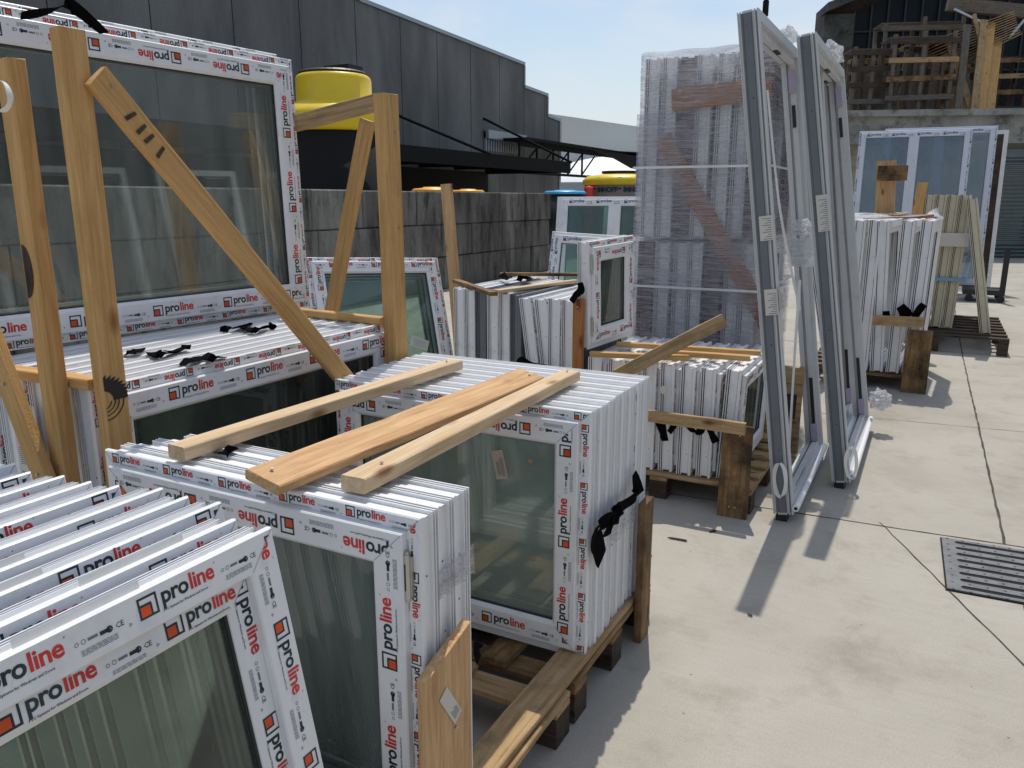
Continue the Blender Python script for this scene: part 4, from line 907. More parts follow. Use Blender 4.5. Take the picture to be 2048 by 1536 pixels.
# straps on top of D
for pts, lb in (([(300, 705), (320, 708), (345, 705), (372, 693), (360, 700), (335, 703)], 'looped black strap on the left stack top'), ([(362, 724), (385, 722), (405, 712), (425, 716), (445, 714)], 'flat dark strap on the front edge of the left stack'), ([(440, 660), (470, 655), (500, 648), (480, 655)], 'black strap lying below the large window, left one'), ([(485, 655), (510, 660), (535, 655), (545, 650), (520, 657)], 'black strap with loop below the large window, right one'), ([(255, 706), (268, 703), (282, 698)], 'short black strap end on the left stack top')):
    z_ = 1.143; pp = [zp(x, y, z_ + .012 * (k % 2)) for k, (x, y) in enumerate(pts)]; ribbon(pp, .032, lb, wdir=(1, 0, .2))
# rack timbers around D/E
PX = -1.945
a = xp(232, 905, PX); b = xp(122, 58, PX); p1_ = board('rack_post', (PX, 1.345, .0), (PX + .01, 1.335, b.z), .072, .04, (0, 1, 0), 'gold', 'tall rack post with black saw blade mark at left stack', 'post', 'posts of the left timber rack', nails=())
# printed saw-blade mark on the post's broad face
mb = MB(); h = .072 / 2 - .002
def clipadd(poly, mi):
    q = clip(poly, 1, -h, False); q = clip(q, 1, h, True) if q else q
    if len(q) >= 3: mb.add([(x, y, 0) for x, y in q], [tuple(range(len(q)))], mi)
cx, cy, r0 = 0, -.005, .062
for k in range(18):
    a0 = math.pi * (.0 + k / 18); a1 = math.pi * (k + 1) / 18
    clipadd([(cx + .03 * math.cos(a0), cy - h + .0 + .03 * math.sin(a0) * 1.), (cx + r0 * math.cos(a0), cy - h + r0 * math.sin(a0) * 1.15), (cx + (r0 + .013) * math.cos(a1), cy - h + (r0 + .013) * math.sin(a1) * 1.15), (cx + r0 * math.cos(a1), cy - h + r0 * math.sin(a1) * 1.15), (cx + .03 * math.cos(a1), cy - h + .03 * math.sin(a1))][:5], 0) if a1 < math.pi * .52 else None
for rr_ in (.018, .028, .038, .05):
    for k in range(10):
        a0 = math.pi * (.5 + k / 20); a1 = math.pi * (.5 + (k + 1) / 20)
        for t in (0,): clipadd([(cx + rr_*math.cos(a0), cy - h + rr_*math.sin(a0)*1.15), (cx + rr_*math.cos(a1), cy - h + rr_*math.sin(a1)*1.15), (cx + (rr_+.002+.002*(rr_ > .045))*math.cos(a1), cy - h + (rr_+.003)*math.sin(a1)*1.15), (cx + (rr_+.002)*math.cos(a0), cy - h + (rr_+.003)*math.sin(a0)*1.15)], 0)
zm = xp(228, 800, PX + .025).z
link('saw_blade_mark', mb.mesh('saw_blade_mark', ['black']), p1_, Matrix.Translation((zm, 0, .0212 * o_side[p1_.name])))
a = yp(20, 118, 1.265); b = yp(135, 965, 1.265)
p2_ = board('rack_post', (yp(135, 965, 1.265).x, 1.265, 0), (a.x, 1.265, a.z), .058, .045, (1, 0, 0), 'gold', 'tall rack post with half round dark knot, left of the marked one', 'post', 'posts of the left timber rack', nails=((.47, .1, 1), (.33, .1, 1)))
mb = MB(); mb.add([(.07 * math.cos(t_ * math.pi / 12) , -.022 + .034 * math.sin(t_ * math.pi / 12), 0) for t_ in range(13)], [tuple(range(13))]); zk = yp(75, 545, 1.24).z; link('knot_mark', mb.mesh('knot_mark', ['blackw']), p2_, Matrix.Translation((zk, 0.0, .0237 * o_side[p2_.name])))
a = yp(-30, 640, 1.215); b = yp(105, 1000, 1.215); board('rack_brace', a, b, .065, .03, (1, 0, .5), 'gold', 'slanted brace nailed low at the far left post', 'brace', nails=((.35, .1, 1), (.85, .1, 1)))
a = xp(190, 150, PX + .045); b = xp(695, 765, PX + .045)
br = board('rack_brace', a, b, .072, .026, (0, 1, -.2), 'gold', 'long diagonal brace with burnt strokes crossing the large window', 'brace', nails=((.03, .1, 1), (.97, 0, 1)))
mb = MB()
for k, (u0, sk_) in enumerate(((.11, .3), (.155, .0), (.185, .1), (.235, -.3))):
    mb.add([(u0, -.022, 0), (u0 + .012, -.022, 0), (u0 + .014 + sk_ * .02, .014, 0), (u0 + .004 + sk_ * .02, .014, 0)], [(0, 1, 2, 3)])
link('burnt_marks', mb.mesh('burnt_marks', ['blackw']), br, Matrix.Translation((0, 0, .0147 * o_side[br.name])))
# right posts
a = xp(765, 188, -1.95); b = xp(790, 740, -1.95)
board('rack_post', (-1.945, 2.66, 0), (-1.945, 2.64, xp(765, 188, -1.955).z), .085, .06, (0, 1, 0), 'gold', 'tall rack post at the right end of the left stack', 'post', 'posts of the left timber rack', nails=((.93, .1, 1), (.75, .1, 1)))
a = yp(752, 205, 2.86); b = yp(570, 252, 2.86); board('rack_rail', a, b, .07, .03, (0, 0, 1), 'aged', 'stained top rail running left from the right rack post', 'rail')
a = yp(735, 240, 2.895); b = yp(660, 640, 2.895); board('rack_brace', a, b, .07, .03, (1, 0, .2), 'gold', 'slanted rear brace left of the right rack post', 'brace')
a = zp(585, 622, 1.155); b = zp(768, 642, 1.155); board('top_batten', a, b, .045, .03, (0, 1, 0), 'gold', 'short batten across the right end of the left stack', 'batten')
a = zp(0, 740, 1.155); b = zp(192, 768, 1.155); board('top_batten', a + Vector((-.1, 0, 0)), b, .05, .03, (0, 1, 0), 'gold', 'short batten across the left end of the left stack', 'batten')
# paper sheet on the D ends, white loop at the top left
p = yp(72, 870, 1.30); mb = MB(); mb.box((-.035, 0, -.09), (.035, .0015, .09))
for k in range(22): mb.box((-.028, -.0006, .07 - k * .0066), (.02 + .007 * (k % 3) - .01, 0, .0712 - k * .0066), 1)
for t_ in mv(glyphs('CE', .02, 0, 1), 0, .074): mb.add([(x, -.0007, y) for x, y in t_], [(0, 1, 2)], 1)
link('paper_sheet', mb.mesh('paper_sheet', ['paper', 'greyink']), None, frame_mw((p.x, 1.288, p.z), 0, 0, 3), 'printed paper sheet taped to the left ends of the left stack', 'paper')
p = yp(35, 920, 1.27); mb = MB(); mb.box((-.025, 0, -.06), (.025, .0015, .06))
for k in range(9): mb.box((-.015, -.0006, .03 - k * .006), (.015 - .004 * (k % 2), 0, .0325 - k * .006), 1)
for t_ in mv(glyphs('Paleta', .013, .0003, 1), -.018, -.048): mb.add([(x, -.0007, y) for x, y in t_], [(0, 1, 2)], 1)
link('paper_tag', mb.mesh('paper_tag', ['paper', 'greyink']), None, frame_mw((p.x, 1.288, p.z), 0, 0, 4), 'narrow paper tag below the printed sheet at far left', 'paper')
pp = [yp(x, y, 1.2) for x, y in ((-15, 160), (8, 165), (20, 190), (18, 210), (5, 222), (-15, 222))]
ribbon(pp, .012, 'white plastic loop hanging at the left edge post', wdir=(.2, 1, 0), mat='white', name='white_strap')
# E's and D's: grey bundle under plastic at far left ground
# F: three windows leaning against the wall side
def stackrow(ms, base, yaw, lean, roll, n, pitch, labels, group, **kw):
    m0 = frame_mw(base, yaw, lean, roll)
    for i in range(n): new_window(ms if i == 0 or not kw.get('ms2') else kw['ms2'], m0 @ Matrix.Translation((kw.get('jx', 0) * i + random.uniform(-.004, .004), pitch * i, 0)), labels[i], group)
F0 = window_meshes(1.02, 1.19, 'I', [('F','T',.001,.034,0,.75,.05,.004,1,True,.03), ('F','R',.001,.034,0,.75,.12,.004,0,True), ('F','L',.001,.034,0,.75,.12,.004,0,True), ('S','T',.036,.106,-.018,1.02,.12,.03,0,True,.04), ('S','R',.036,.106,-.018,1.,.12,.012,1,True,.04), ('S','L',.036,.106,-.018,1.,.3,.012,0,True,.04)], 40, 'glass')
stackrow(F0, (-3.421, 3.899, .152), 62.3, 20.9, -2.6, 3, .074, ['leaning window with white card on its glass, behind the right rack post', 'second leaning window behind the one with white card', 'rearmost of three leaning windows behind the right rack post'], 'windows leaning behind the left rack')
mF = frame_mw((-3.421, 3.899, .152), 62.3, 20.9, -2.6); mb = MB(); mb.box((-.07, -.0015, -.04), (.07, 0, .04))
for k in range(6): mb.box((-.05, -.002, -.025 + k * .009), (.045 - .01 * (k % 2), -.0016, -.024 + k * .009), 1)
link('white_card', mb.mesh('white_card', ['paper', 'greyink']), None, mF @ Matrix.Translation((.76, .006, .55)) @ Matrix.Rotation(R(22), 4, 'Y'), 'white card stuck on the glass of the leaning window', 'card')
board('support_post', (-3.04, 5.0, 0), yp(893, 368, 5.0), .075, .05, (1, 0, 0), 'pine', 'single upright post right of the leaning windows before the wall', 'post')

# G: stack with battens
GZ = 1.06
G0 = window_meshes(.95, .91, 'I', [('F','L',.001,.034,0,.62,.3,.004,0,False), ('S','L',.036,.106,-.018,1.,.1,.02,0,False,.04), ('S','T',.036,.106,-.018,1.,.2,.02,0,False)], 44, 'glass', ds=1.15)
G2 = window_meshes(.95, .91, 'E', [], 45, 'glass', ds=1.15, mats=['grey'] + WM[1:])  # dark grey copies imitate the shaded gaps between the windows
gl = ['%s window from the right in the batten topped middle stack' % o for o in ['rightmost', 'second', 'third', 'fourth', 'fifth', 'sixth', 'seventh', 'eighth', 'ninth', 'leftmost']]
gl[0] = 'rightmost window in the batten topped middle stack'; gl[9] = 'leftmost window in the batten topped middle stack'
gx = -1.86
for i in range(10):
    ln = [0, 0, 7, 8, 0, 0, 0, 0, 0, 0][i]; x = gx - .102 * i
    new_window(G2 if i in (4, 7) else G0, frame_mw((x + (.1 if ln else 0), 4.32 + .055 * i * .5 + random.uniform(-.01, .01), .15), 90, ln), gl[i], 'windows of the batten topped stack', hinges='L' if i in (0, 1) else None, H=.91, W=.95)
pallet('wooden_pallet', -2.95, 4.28, -1.8, 5.3, .148, 'pallet hidden under the batten topped middle stack', 'X', 'dirty', 6)
a = zp(912, 562, GZ + .015); b = zp(988, 588, GZ + .015); board('top_batten', a, b, .05, .025, (1, -1, 0), 'dirty', 'short dark batten on the left corner of the middle stack', 'batten')
a = zp(992, 583, GZ + .015); b = zp(1152, 562, GZ + .015); board('top_batten', a, b, .05, .022, (-1, 1, 0), 'pale', 'pale batten along the near top edge of the middle stack', 'batten')
a = zp(1000, 548, GZ + .015); b = zp(1160, 549, GZ + .015); board('top_batten', a, b, .05, .025, (0, 1, 0), 'dirty', 'dark batten across the far top of the middle stack', 'batten')
for pts, lb in (([(996, 553), (1004, 549), (1012, 557), (1020, 556)], 'black strap knot on the middle stack top, left one'), ([(1032, 560), (1042, 556), (1055, 556), (1062, 560)], 'black strap knot on the middle stack top, right one')):
    ribbon([zp(x, y, GZ + .03 + .02 * (k % 2)) for k, (x, y) in enumerate(pts)], .05, lb, wdir=(1, 0, .4))
ribbon([yp(x, y, 4.25) for x, y in ((1030, 735), (1040, 722), (1055, 728), (1075, 735), (1095, 738))], .05, 'black strap bunched low against the middle stack ends', wdir=(0, .4, 1))

# H: small window standing on J's rear corner
H0 = window_meshes(.52, .615, 'I', [('F','T',.001,.034,0,.62,.02,.004,0,False,.03), ('F','R',.001,.034,0,.62,.1,.004,1,False), ('S','T',.036,.106,-.018,.9,.1,.022,1,False,.05), ('S','L',.036,.106,-.018,.9,-.02,.02,1,False,.05), ('S','R',.036,.106,-.018,.9,.02,.01,0,False,.04), ('S','B',.036,.106,-.018,.9,.02,.016,0,False,.05)], 50, 'glass')
hw = new_window(H0, frame_mw((-1.70, 4.17, .80), 80.2, .5, 2.2), 'small hinged window standing upright on the right hand stack', hinges='L', H=.615, W=.52)
b = yp(1157, 598, 4.12); board('support_post', (b.x, 4.13, 0), (b.x, 4.13, b.z), .062, .035, (1, 0, 0), 'red_wood', 'reddish post standing under the small hinged window', 'post', nails=((.96, 0, -1),))
ribbon([yp(x, y, 4.1) for x, y in ((1160, 565), (1162, 580), (1152, 590), (1143, 604))], .04, 'black strap hanging from the small hinged window', wdir=(1, 0, .3))

# I: windows leaning near the wall end
blueprint = ['pvc2', 'blueink', 'blueink', 'blueink', 'blueink', 'gasket', 'alu', 'hole', 'mitre']
white2 = ['pvc', 'blueink', 'blueink', 'blueink', 'blueink', 'gasket', 'alu', 'hole', 'mitre']
I0 = window_meshes(1.5, 1.68, 'I', [('S','T',.036,.106,-.018,1.2,.1,.02,0,False)], 52, 'glassd', mull=.75, mats=white2)
a = yp(1145, 388, 9.9)
new_window(I0, frame_mw((a.x - .12, 9.6, .02), 6, 8), 'large two sash white window leaning at the wall end', 'windows leaning at the wall end')
new_window(I0, frame_mw((a.x - .3, 9.9, .02), 6, 8), 'second two sash window behind and left of the large one', 'windows leaning at the wall end')
I1 = window_meshes(1.0, 1.3, 'I', [('F','L',.001,.034,0,.8,.1,.004,0,False), ('S','T',.036,.106,-.018,1.2,.1,.01,0,False), ('S','L',.036,.106,-.018,1.,.1,.02,0,False)], 53, 'glass', mull=.5, mats=white2)
b = yp(1085, 450, 8.0)
new_window(I1, frame_mw((b.x + .1, 7.75, .03), 10, 10, -3), 'smaller two sash window with blue printed film at the wall end', 'windows leaning at the wall end')
I2 = window_meshes(.9, 1.5, 'I', [('F','L',.001,.034,0,.8,.1,.004,0,False)], 54, 'glass', mats=white2)
c = yp(1262, 432, 7.6); new_window(I2, frame_mw((c.x - .02 + .28, 7.4, .03), 25, 8, -9), 'grey white window leaning right beside the wrapped stack', 'windows leaning at the wall end')

# J: right hand stack
JY = 4.13; JZ = .765; JH = JZ - .15 + .0
J0 = window_meshes(.82, JH, 'I', [('F','L',.001,.034,0,.62,.1,.004,0,False), ('S','T',.036,.106,-.018,.9,.05,.02,0,False,.03), ('S','L',.036,.106,-.018,.9,.1,.02,0,False), ('F','R',.001,.034,0,.62,.1,.004,0,False)], 60, 'glass', ds=1.15)
jl = ['window with glass face showing at the right end of the right hand stack'] + ['%s window from the right in the right hand stack' % o for o in ['second', 'third', 'fourth', 'fifth', 'sixth', 'seventh']] + ['leftmost window in the right hand stack']
for i in range(8):
    new_window(J0, frame_mw((-.845 - .108 * i, JY + random.uniform(-.008, .008) - (.0 if i else -.02), .152), 90, [-2, 0, 0, 1, 0, 0, -1, 0][i]), jl[i], 'windows of the right hand stack', hinges=None)
pallet('wooden_pallet', -1.75, 4.1, -.72, 5.15, .148, 'pallet with dark blocks under the right hand stack', 'X', 'aged', 6)
board('pallet_stake', (-.80, 4.02, .0), (-.80, 4.04, .50), .155, .024, (1, 0, 0), 'dirty', 'broad stained stake at the front of the right hand stack', 'stake', nails=((.9, .1, -1), (.12, .1, -1), (.12, -.1, -1)))
a = yp(1283, 829, 4.0); b = yp(1491, 858, 4.0)
board('side_rail', a, b, .065, .024, (0, 0, 1), 'aged', 'horizontal rail nailed across the ends of the right hand stack', 'rail', nails=((.2, 0, -1), (.4, 0, -1), (.6, 0, -1), (.8, .1, -1)))
a = zp(1180, 708, .80); b = zp(1378, 716, .80); board('top_batten', a, b, .045, .028, (0, 1, 0), 'gold', 'left short batten on the near top of the right hand stack', 'batten')
a = zp(1345, 706, .80); b = zp(1500, 716, .80); board('top_batten', a, b, .045, .03, (0, 1, 0), 'gold', 'right batten on the near top of the right hand stack', 'batten')
a = zp(1235, 688, .80); b = zp(1522, 706, .80); board('top_batten', a, b, .045, .028, (0, 1, 0), 'gold', 'long batten across the far top of the right hand stack', 'batten')
a = yp(1232, 752, 3.95); b = yp(1448, 640, 4.35); board('loose_plank', a, b, .075, .026, (.1, .35, 1), 'aged', 'loose plank jutting up diagonally from the right hand stack', 'plank', nails=((.16, 0, -1), (.3, 0, -1)))
for i, (pts, w_) in enumerate((([(1318, 838), (1325, 860), (1330, 882)], .05), ([(1352, 838), (1345, 855), (1338, 865)], .035), ([(1372, 840), (1385, 860), (1400, 862), (1405, 845)], .04), ([(1412, 842), (1422, 865), (1432, 885)], .04), ([(1287, 838), (1288, 848)], .04))):
    ribbon([yp(x, y, 4.06) for x, y in pts], w_, '%s black strap under the rail of the right hand stack' % ['broad left', 'short tucked', 'looped middle', 'long right', 'stubby leftmost'][i], wdir=(1, 0, .1))
p = yp(1328, 780, 4.1); mb = MB(); mb.cyl((0, 0, 0), (0, .002, 0), .024, n=18); link('round_tag', mb.mesh('round_tag', ['paper']), None, Matrix.Translation((p.x, 4.098, p.z)), 'round beige tag on the right hand stack ends', 'tag')

# K: wrapped tall stack
KX0, KX1, KY0, KY1, KZ = -1.90, -1.04, 5.5, 6.75, 2.615
pallet('wooden_pallet', KX0 + .02, KY0, KX1, KY1, .148, 'pallet beneath the film wrapped tall stack', 'X', 'aged', 7)
K0 = window_meshes(1.15, 1.2, 'E', [], 70, 'glassd', ds=1.45)
K1 = window_meshes(1.15, 1.2, 'E', [], 71, 'glassd', mats=['brown'] + WM[1:], ds=1.55)
for tier in (0, 1):
    for i in range(7):
        x = KX1 - .012 - .1215 * i + random.uniform(-.012, .012) * (0 < i < 6)
        new_window(K1 if (i + 2 * tier) % 4 == 2 else K0, frame_mw((x, KY0 + .038 + .03 * (i % 3 == 1) + random.uniform(0, .01), .152 + tier * 1.23), 90, 0), '%s window in the %s tier of the film wrapped stack' % (['rightmost', 'second from right', 'third from right', 'middle', 'third from left', 'second from left', 'leftmost'][i], ['lower', 'upper'][tier]), 'windows inside the stretch film')
board('wrapped_plank', (KX0 + .22, KY0 + .021, 2.30), (KX1 + .01, KY0 + .021, 2.345), .14, .022, (0, 0, 1), 'red_wood', 'horizontal reddish plank under the stretch film', 'plank')
board('wrapped_plank', yp(1325, 275, KY0 + .021), yp(1545, 665, KY0 + .021), .12, .022, (1, 0, .5), 'red_wood', 'diagonal reddish plank under the stretch film', 'plank')
def wrap(x0, y0, z0, x1, y1, z1, seed, amp=.008):
    rnd = random.Random(seed); mb = MB(); per = []
    nx, ny = 30, 30
    for k in range(nx): per.append((x0 + (x1-x0)*k/nx, y0, 0, -1))
    for k in range(ny): per.append((x1, y0 + (y1-y0)*k/ny, 1, 0))
    for k in range(nx): per.append((x1 - (x1-x0)*k/nx, y1, 0, 1))
    for k in range(ny): per.append((x0, y1 - (y1-y0)*k/ny, -1, 0))
    n = len(per); nz = 60; vs = []
    ofs = [rnd.uniform(-1, 1) for _ in range(40)]
    for j in range(nz + 1):
        z = z0 + (z1 - z0) * j / nz
        for k, (x, y, nx_, ny_) in enumerate(per):
            d = amp * (math.sin(j * .7 + math.sin(k * .13) * 2.) * .5 + .5 * math.sin(j * .23 + k * .31 + ofs[5]) + .4 * math.sin(k * .9 + j * .11))
            vs.append((x + nx_ * d, y + ny_ * d, z + .004 * math.sin(k * .7)))
    fs = [(j*n+k, j*n+(k+1) % n, (j+1)*n+(k+1) % n, (j+1)*n+k) for j in range(nz) for k in range(n)]
    vs.append(((x0+x1)/2, (y0+y1)/2, z1 + .05)); c_ = len(vs) - 1
    fs += [(nz*n+k, nz*n+(k+1) % n, c_) for k in range(n)]
    mb.add(vs, fs); return mb
link('stretch_film', wrap(KX0, KY0 - .005, .1, KX1 + .02, KY1, KZ, 3).mesh('stretch_film', ['film'], smooth=True), label='cloudy stretch film wound round the tall stack of windows', cat='film')
link('stretch_film', wrap(KX0 - .012, KY0 - .017, .12, KX1 + .032, KY1 + .012, 2.22, 9, .011).mesh('stretch_film', ['film2'], smooth=True, ), label='second looser turn of stretch film round the lower part of the tall stack', cat='film')
for z, nm in ((1.86, 'upper'), (1.04, 'lower')):
    mb = MB(); x0, x1, y0, y1 = KX0 - .026, KX1 + .046, KY0 - .031, KY1 + .026
    for q in ((x0, y0, x1, y0), (x1, y0, x1, y1), (x1, y1, x0, y1), (x0, y1, x0, y0)):
        lo = (min(q[0], q[2]) - .001, min(q[1], q[3]) - .001, z - .008); hi = (max(q[0], q[2]) + .001, max(q[1], q[3]) + .001, z + .008); mb.box(lo, hi)
    link('packing_band', mb.mesh('packing_band', ['white']), label='%s white packing band round the film wrapped stack' % nm, cat='band', group='packing bands')
# crate behind J at right
cr_ = empty('plywood_crate', Matrix.Translation((-.98, 5.22, 0)), 'brown wooden crate panel standing behind the right hand stack', 'crate')
mb = MB(); mb.box((0, 0, .03), (.33, .03, .60)); link('panel', mb.mesh('panel', ['aged']), cr_)
for z0, z1 in ((.5, .6), (.03, .1)):
    mb = MB(); mb.box((0, -.022, z0), (.33, -.001, z1)); link('batten', mb.mesh('batten', ['aged']), cr_)
mb = MB(); mb.box((.12, -.004, .26), (.3, -.001, .42)); link('black_patch', mb.mesh('black_patch', ['blackw']), cr_)
board('loose_board', (-1.0, 5.05, .17), (-.72, 5.0, .17), .11, .03, (0, 1, 0), 'aged', 'short loose board lying on the pallet by the crate', 'board')

# L: tall sliding door frames leaning left
LPROF = [(0, .0), (.05, .0), (.05, .022), (.085, .022), (.085, .052), (.05, .052), (.05, .07), (.07, .07), (.07, .1), (.0, .1), (0, .096), (.006, .096), (.006, .088), (0, .088), (0, .084), (.006, .084), (.006, .076), (0, .076), (0, .03), (.006, .03), (.006, .022), (0, .022), (0, .016), (.006, .016), (.006, .008), (0, .008)]
def tall_frame(base, W_, H_, yaw, lean, label, tag=None, loop=None, prof=LPROF, rollo=0):
    e = empty('door_frame', frame_mw(base, yaw, lean, rollo), label, 'door frame', 'tall door frames leaning on the wrapped stack')
    mb = MB(); mb.sweep(prof, 0, 0, W_, H_); link('frame', mb.mesh('frame', ['frameshade']), e)
    mb = MB(); mb.box((-.004, .031, .012), (.0, .075, H_ - .012)); mb.box((-.0035, .0095, .012), (0, .0145, H_ - .012)); mb.box((-.0035, .077, .012), (0, .0835, H_ - .012)); 
    for zz in (.35, .9, 1.5, 2.1): mb.cyl((-.0045, .05, zz), (-.0042, .05, zz), .004, n=8, mi=1)
    mb.box((-.0042, .0335, .012), (-.004, .035, H_ - .012), 1); mb.box((-.0042, .071, .012), (-.004, .0725, H_ - .012), 1)
    link('grey_side_profile', mb.mesh('grey_side_profile', ['grey', 'black']), e)
    mb = MB(); mb.box((.09, .024, .051), (W_ - .09, .03, .075)); mb.box((.09, .044, .051), (W_ - .09, .05, .075)); link('track', mb.mesh('track', ['pvc2']), e)
    mb = MB(); mb.box((W_ - .092, .03, H_ - .45), (W_ - .0855, .05, H_ - .32)); mb.box((W_ - .092, .03, .16), (W_ - .0855, .05, .5)); mb.box((W_*.5, .028, H_ - .0925), (W_*.5 + .12, .05, H_ - .0855)); mb.box((.25, .02, .076), (.6, .05, .080)); link('rubber_pad', mb.mesh('rubber_pad', ['black']), e)
    mb = MB(); mb.box((W_ - .115, .018, .09), (W_ - .093, .056, .2)); mb.box((W_ - .11, .018, H_ - .25), (W_ - .093, .056, H_ - .12)); link('foam_block', mb.mesh('foam_block', ['mauve']), e)
    mb = MB(); mb.box((.0, .035, -.045), (.09, .09, -.001)); mb.box((W_ - .09, .035, -.045), (W_, .09, -.001)); link('foot_pad', mb.mesh('foot_pad', ['black']), e)
    mb = MB(); mb.cyl((-.012, -.016, .04), (W_ - .05, -.016, .04), .017, n=16); mb.cyl((-.0135, -.016, .04), (-.0125, -.016, .04), .009, n=12, mi=1); link('tube', mb.mesh('tube', ['pvc', 'black']), e)
    if tag:
        for (tz, th_) in tag:
            mb = MB(); mb.box((-.0075, .0, tz), (-.006, .065, tz + th_)); 
            for k in range(int(th_ / .012)): mb.box((-.0082, .008, tz + .006 + k * .011), (-.0076, .05 - .012 * (k % 3), tz + .009 + k * .011), 1)
            link('label', mb.mesh('label', ['paper', 'greyink']), e)
    return e
f1 = tall_frame((-.50, 4.085, .045), 1.25, 2.50, 90, 8.0, 'nearest tall grey sided door frame leaning left', tag=((1.05, .13), (1.42, .12)))
f2 = tall_frame((-.285, 4.745, .045), 1.45, 2.50, 90, 9.0, 'second tall grey sided door frame, right of the nearest', tag=((1.45, .2),))
f3 = tall_frame((-.40, 5.55, .045), .95, 2.5, 90, 8.0, 'third tall door frame behind the nearest one')
# CE paper label on frame 1
m1_ = frame_mw((-.50, 4.085, .045), 90, 8.0)
mb = MB(); mb.box((-.02, -.0035, 0), (.13, -.002, .12)); 
for k in range(9): mb.box((-.01, -.0043, .015 + k * .009), (.1 - .02 * (k % 3), -.0036, .0175 + k * .009), 1)
for t_ in mv(glyphs('CE', .022, .0003, 1), -.012, .097): mb.add([(x, -.0044, y) for x, y in t_], [(0, 1, 2)], 1)
p = yp(1555, 600, 4.09); zl = (m1_.inverted() @ p)
link('ce_label', mb.mesh('ce_label', ['paper', 'greyink']), None, m1_ @ Matrix.Translation((0.0, -.004, zl.z - .06)), 'white CE paper label on the nearest tall frame', 'label')
# white strap loops
for base, ln, x, y, nm in (((-.50, 4.085, .045), 8, 1560, 960, 'nearest'), ((-.285, 4.745, .045), 9, 1702, 925, 'second')):
    p = yp(x, y, base[1] - .03); n_ = 9; pts_ = [p + Vector((.03 * math.sin(2 * math.pi * k / n_) , -.012 * math.cos(2 * math.pi * k / n_), .095 * math.cos(2 * math.pi * k / n_ + .2))) for k in range(n_ + 1)]
    ribbon(pts_, .022, 'white strap loop on the foot of the %s tall frame' % nm, wdir=(.7, .7, .15), mat='white', name='white_strap')
# thin white diagonal strips
a = yp(1532, 150, 4.9); b = yp(1598, 560, 4.75); ribbon([yp(1535, 180, 4.95), yp(1560, 420, 4.9), yp(1600, 620, 4.85)], .014, 'thin white band slanting down inside the nearest tall frame', wdir=(1, 0, 0), mat='white', name='white_band')
ribbon([yp(1600, 560, 4.6), yp(1590, 700, 4.5), yp(1578, 900, 4.35)], .014, 'thin white band bowing across the nearest tall frame', wdir=(1, 0, 0), mat='white', name='white_band')
# crumpled film tufts on frame tops
def tuft(p, r_, seed, label, sx=1., sy=2.2):
    rnd = random.Random(seed); bm = bmesh.new(); bmesh.ops.create_icosphere(bm, subdivisions=4, radius=r_)
    for v in bm.verts:
        c = v.co; n = math.sin(c.x * 90 + seed) * math.sin(c.y * 70) * math.sin(c.z * 110 + 1) ; v.co = c * (1 + .35 * n + rnd.uniform(-.1, .1)); v.co.y *= sy; v.co.x *= sx
    me = bpy.data.meshes.new('crumpled_film'); bm.to_mesh(me); bm.free(); me.materials.append(M['clearfilm']); link('crumpled_film', me, None, Matrix.Translation(p), label, 'film')
tuft(yp(1582, 72, 5.1), .035, 1, 'crumpled clear film on top of the nearest tall frame', sy=5)
tuft(yp(1667, 105, 5.6), .05, 2, 'crumpled clear film on top of the second tall frame', sy=5)
tuft(yp(1760, 800, 6.1) , .07, 3, 'torn clear film hanging at the foot of the rear frames', sy=1)
tuft(yp(1605, 455, 4.95), .045, 4, 'bluish plastic wad wrapped round the nearest frame jamb', 1.3, 1)
mb = MB(); p = yp(1607, 505, 4.95); mb.box((-.07, -.03, -.08), (.07, .03, .08)); me = mb.mesh('tape_wrap', ['clearfilm']); link('tape_wrap', me, None, Matrix.Translation(p), 'clear tape wound round the nearest frame jamb', 'tape')

# M: white stack further back
MY = 7.68
M0 = window_meshes(1.15, 1.33, 'E', [], 80, 'glass', glazed=False, ds=1.5)
ml = ['white frame with its long side showing, right end of the tall white stack'] + ['%s frame from the right in the tall white stack' % o for o in ['second', 'third', 'fourth', 'fifth', 'sixth']] + ['slanting leftmost frame of the tall white stack']
for i in range(7):
    new_window(M0, frame_mw((-.035 - .128 * i + (.0 if i < 6 else .12), MY + random.uniform(-.02, .02), .14), 87, [-1, 0, 3, 0, 0, -2, 12][i]), ml[i], 'frames of the tall white stack', cat='window frame', name='window_frame')
pallet('wooden_pallet', -.95, 7.62, .0, 8.8, .13, 'dark pallet under the tall white stack', 'X', 'dirty', 6)
board('pallet_stake', (-.03, 7.56, 0), (-.03, 7.58, .55), .2, .03, (1, 0, 0), 'dirty', 'broad dark stained stake before the tall white stack', 'stake')
a = yp(1745, 640, 7.55); b = yp(1849, 645, 7.55); board('side_rail', a, b, .085, .03, (0, 0, 1), 'aged', 'rail nailed across the tall white stack above its stake', 'rail')
a = yp(1726, 434, 7.8); b = yp(1868, 432, 7.8); board('top_batten', a, b, .05, .03, (0, 1, 0), 'red_wood', 'thin reddish batten on top of the tall white stack', 'batten')
for i, (pts, w_) in enumerate((([(1772, 622), (1774, 650)], .07), ([(1800, 612), (1808, 622), (1815, 635)], .09), ([(1828, 635), (1840, 618), (1848, 608)], .06))):
    ribbon([yp(x, y, 7.6) for x, y in pts], w_, '%s black strap on the tall white stack' % ['left hanging', 'middle bunched', 'right curling'][i], wdir=(1, 0, .2))
ribbon([(-.9, 7.75, 1.50), (-.6, 7.76, 1.51), (-.3, 7.74, 1.50), (-.03, 7.9, 1.51), (.0, 8.6, 1.52)], .12, 'clear film draped over the tall white stack top', wdir=(0, 1, .1), mat='clearfilm', cat='film', name='film_strip')
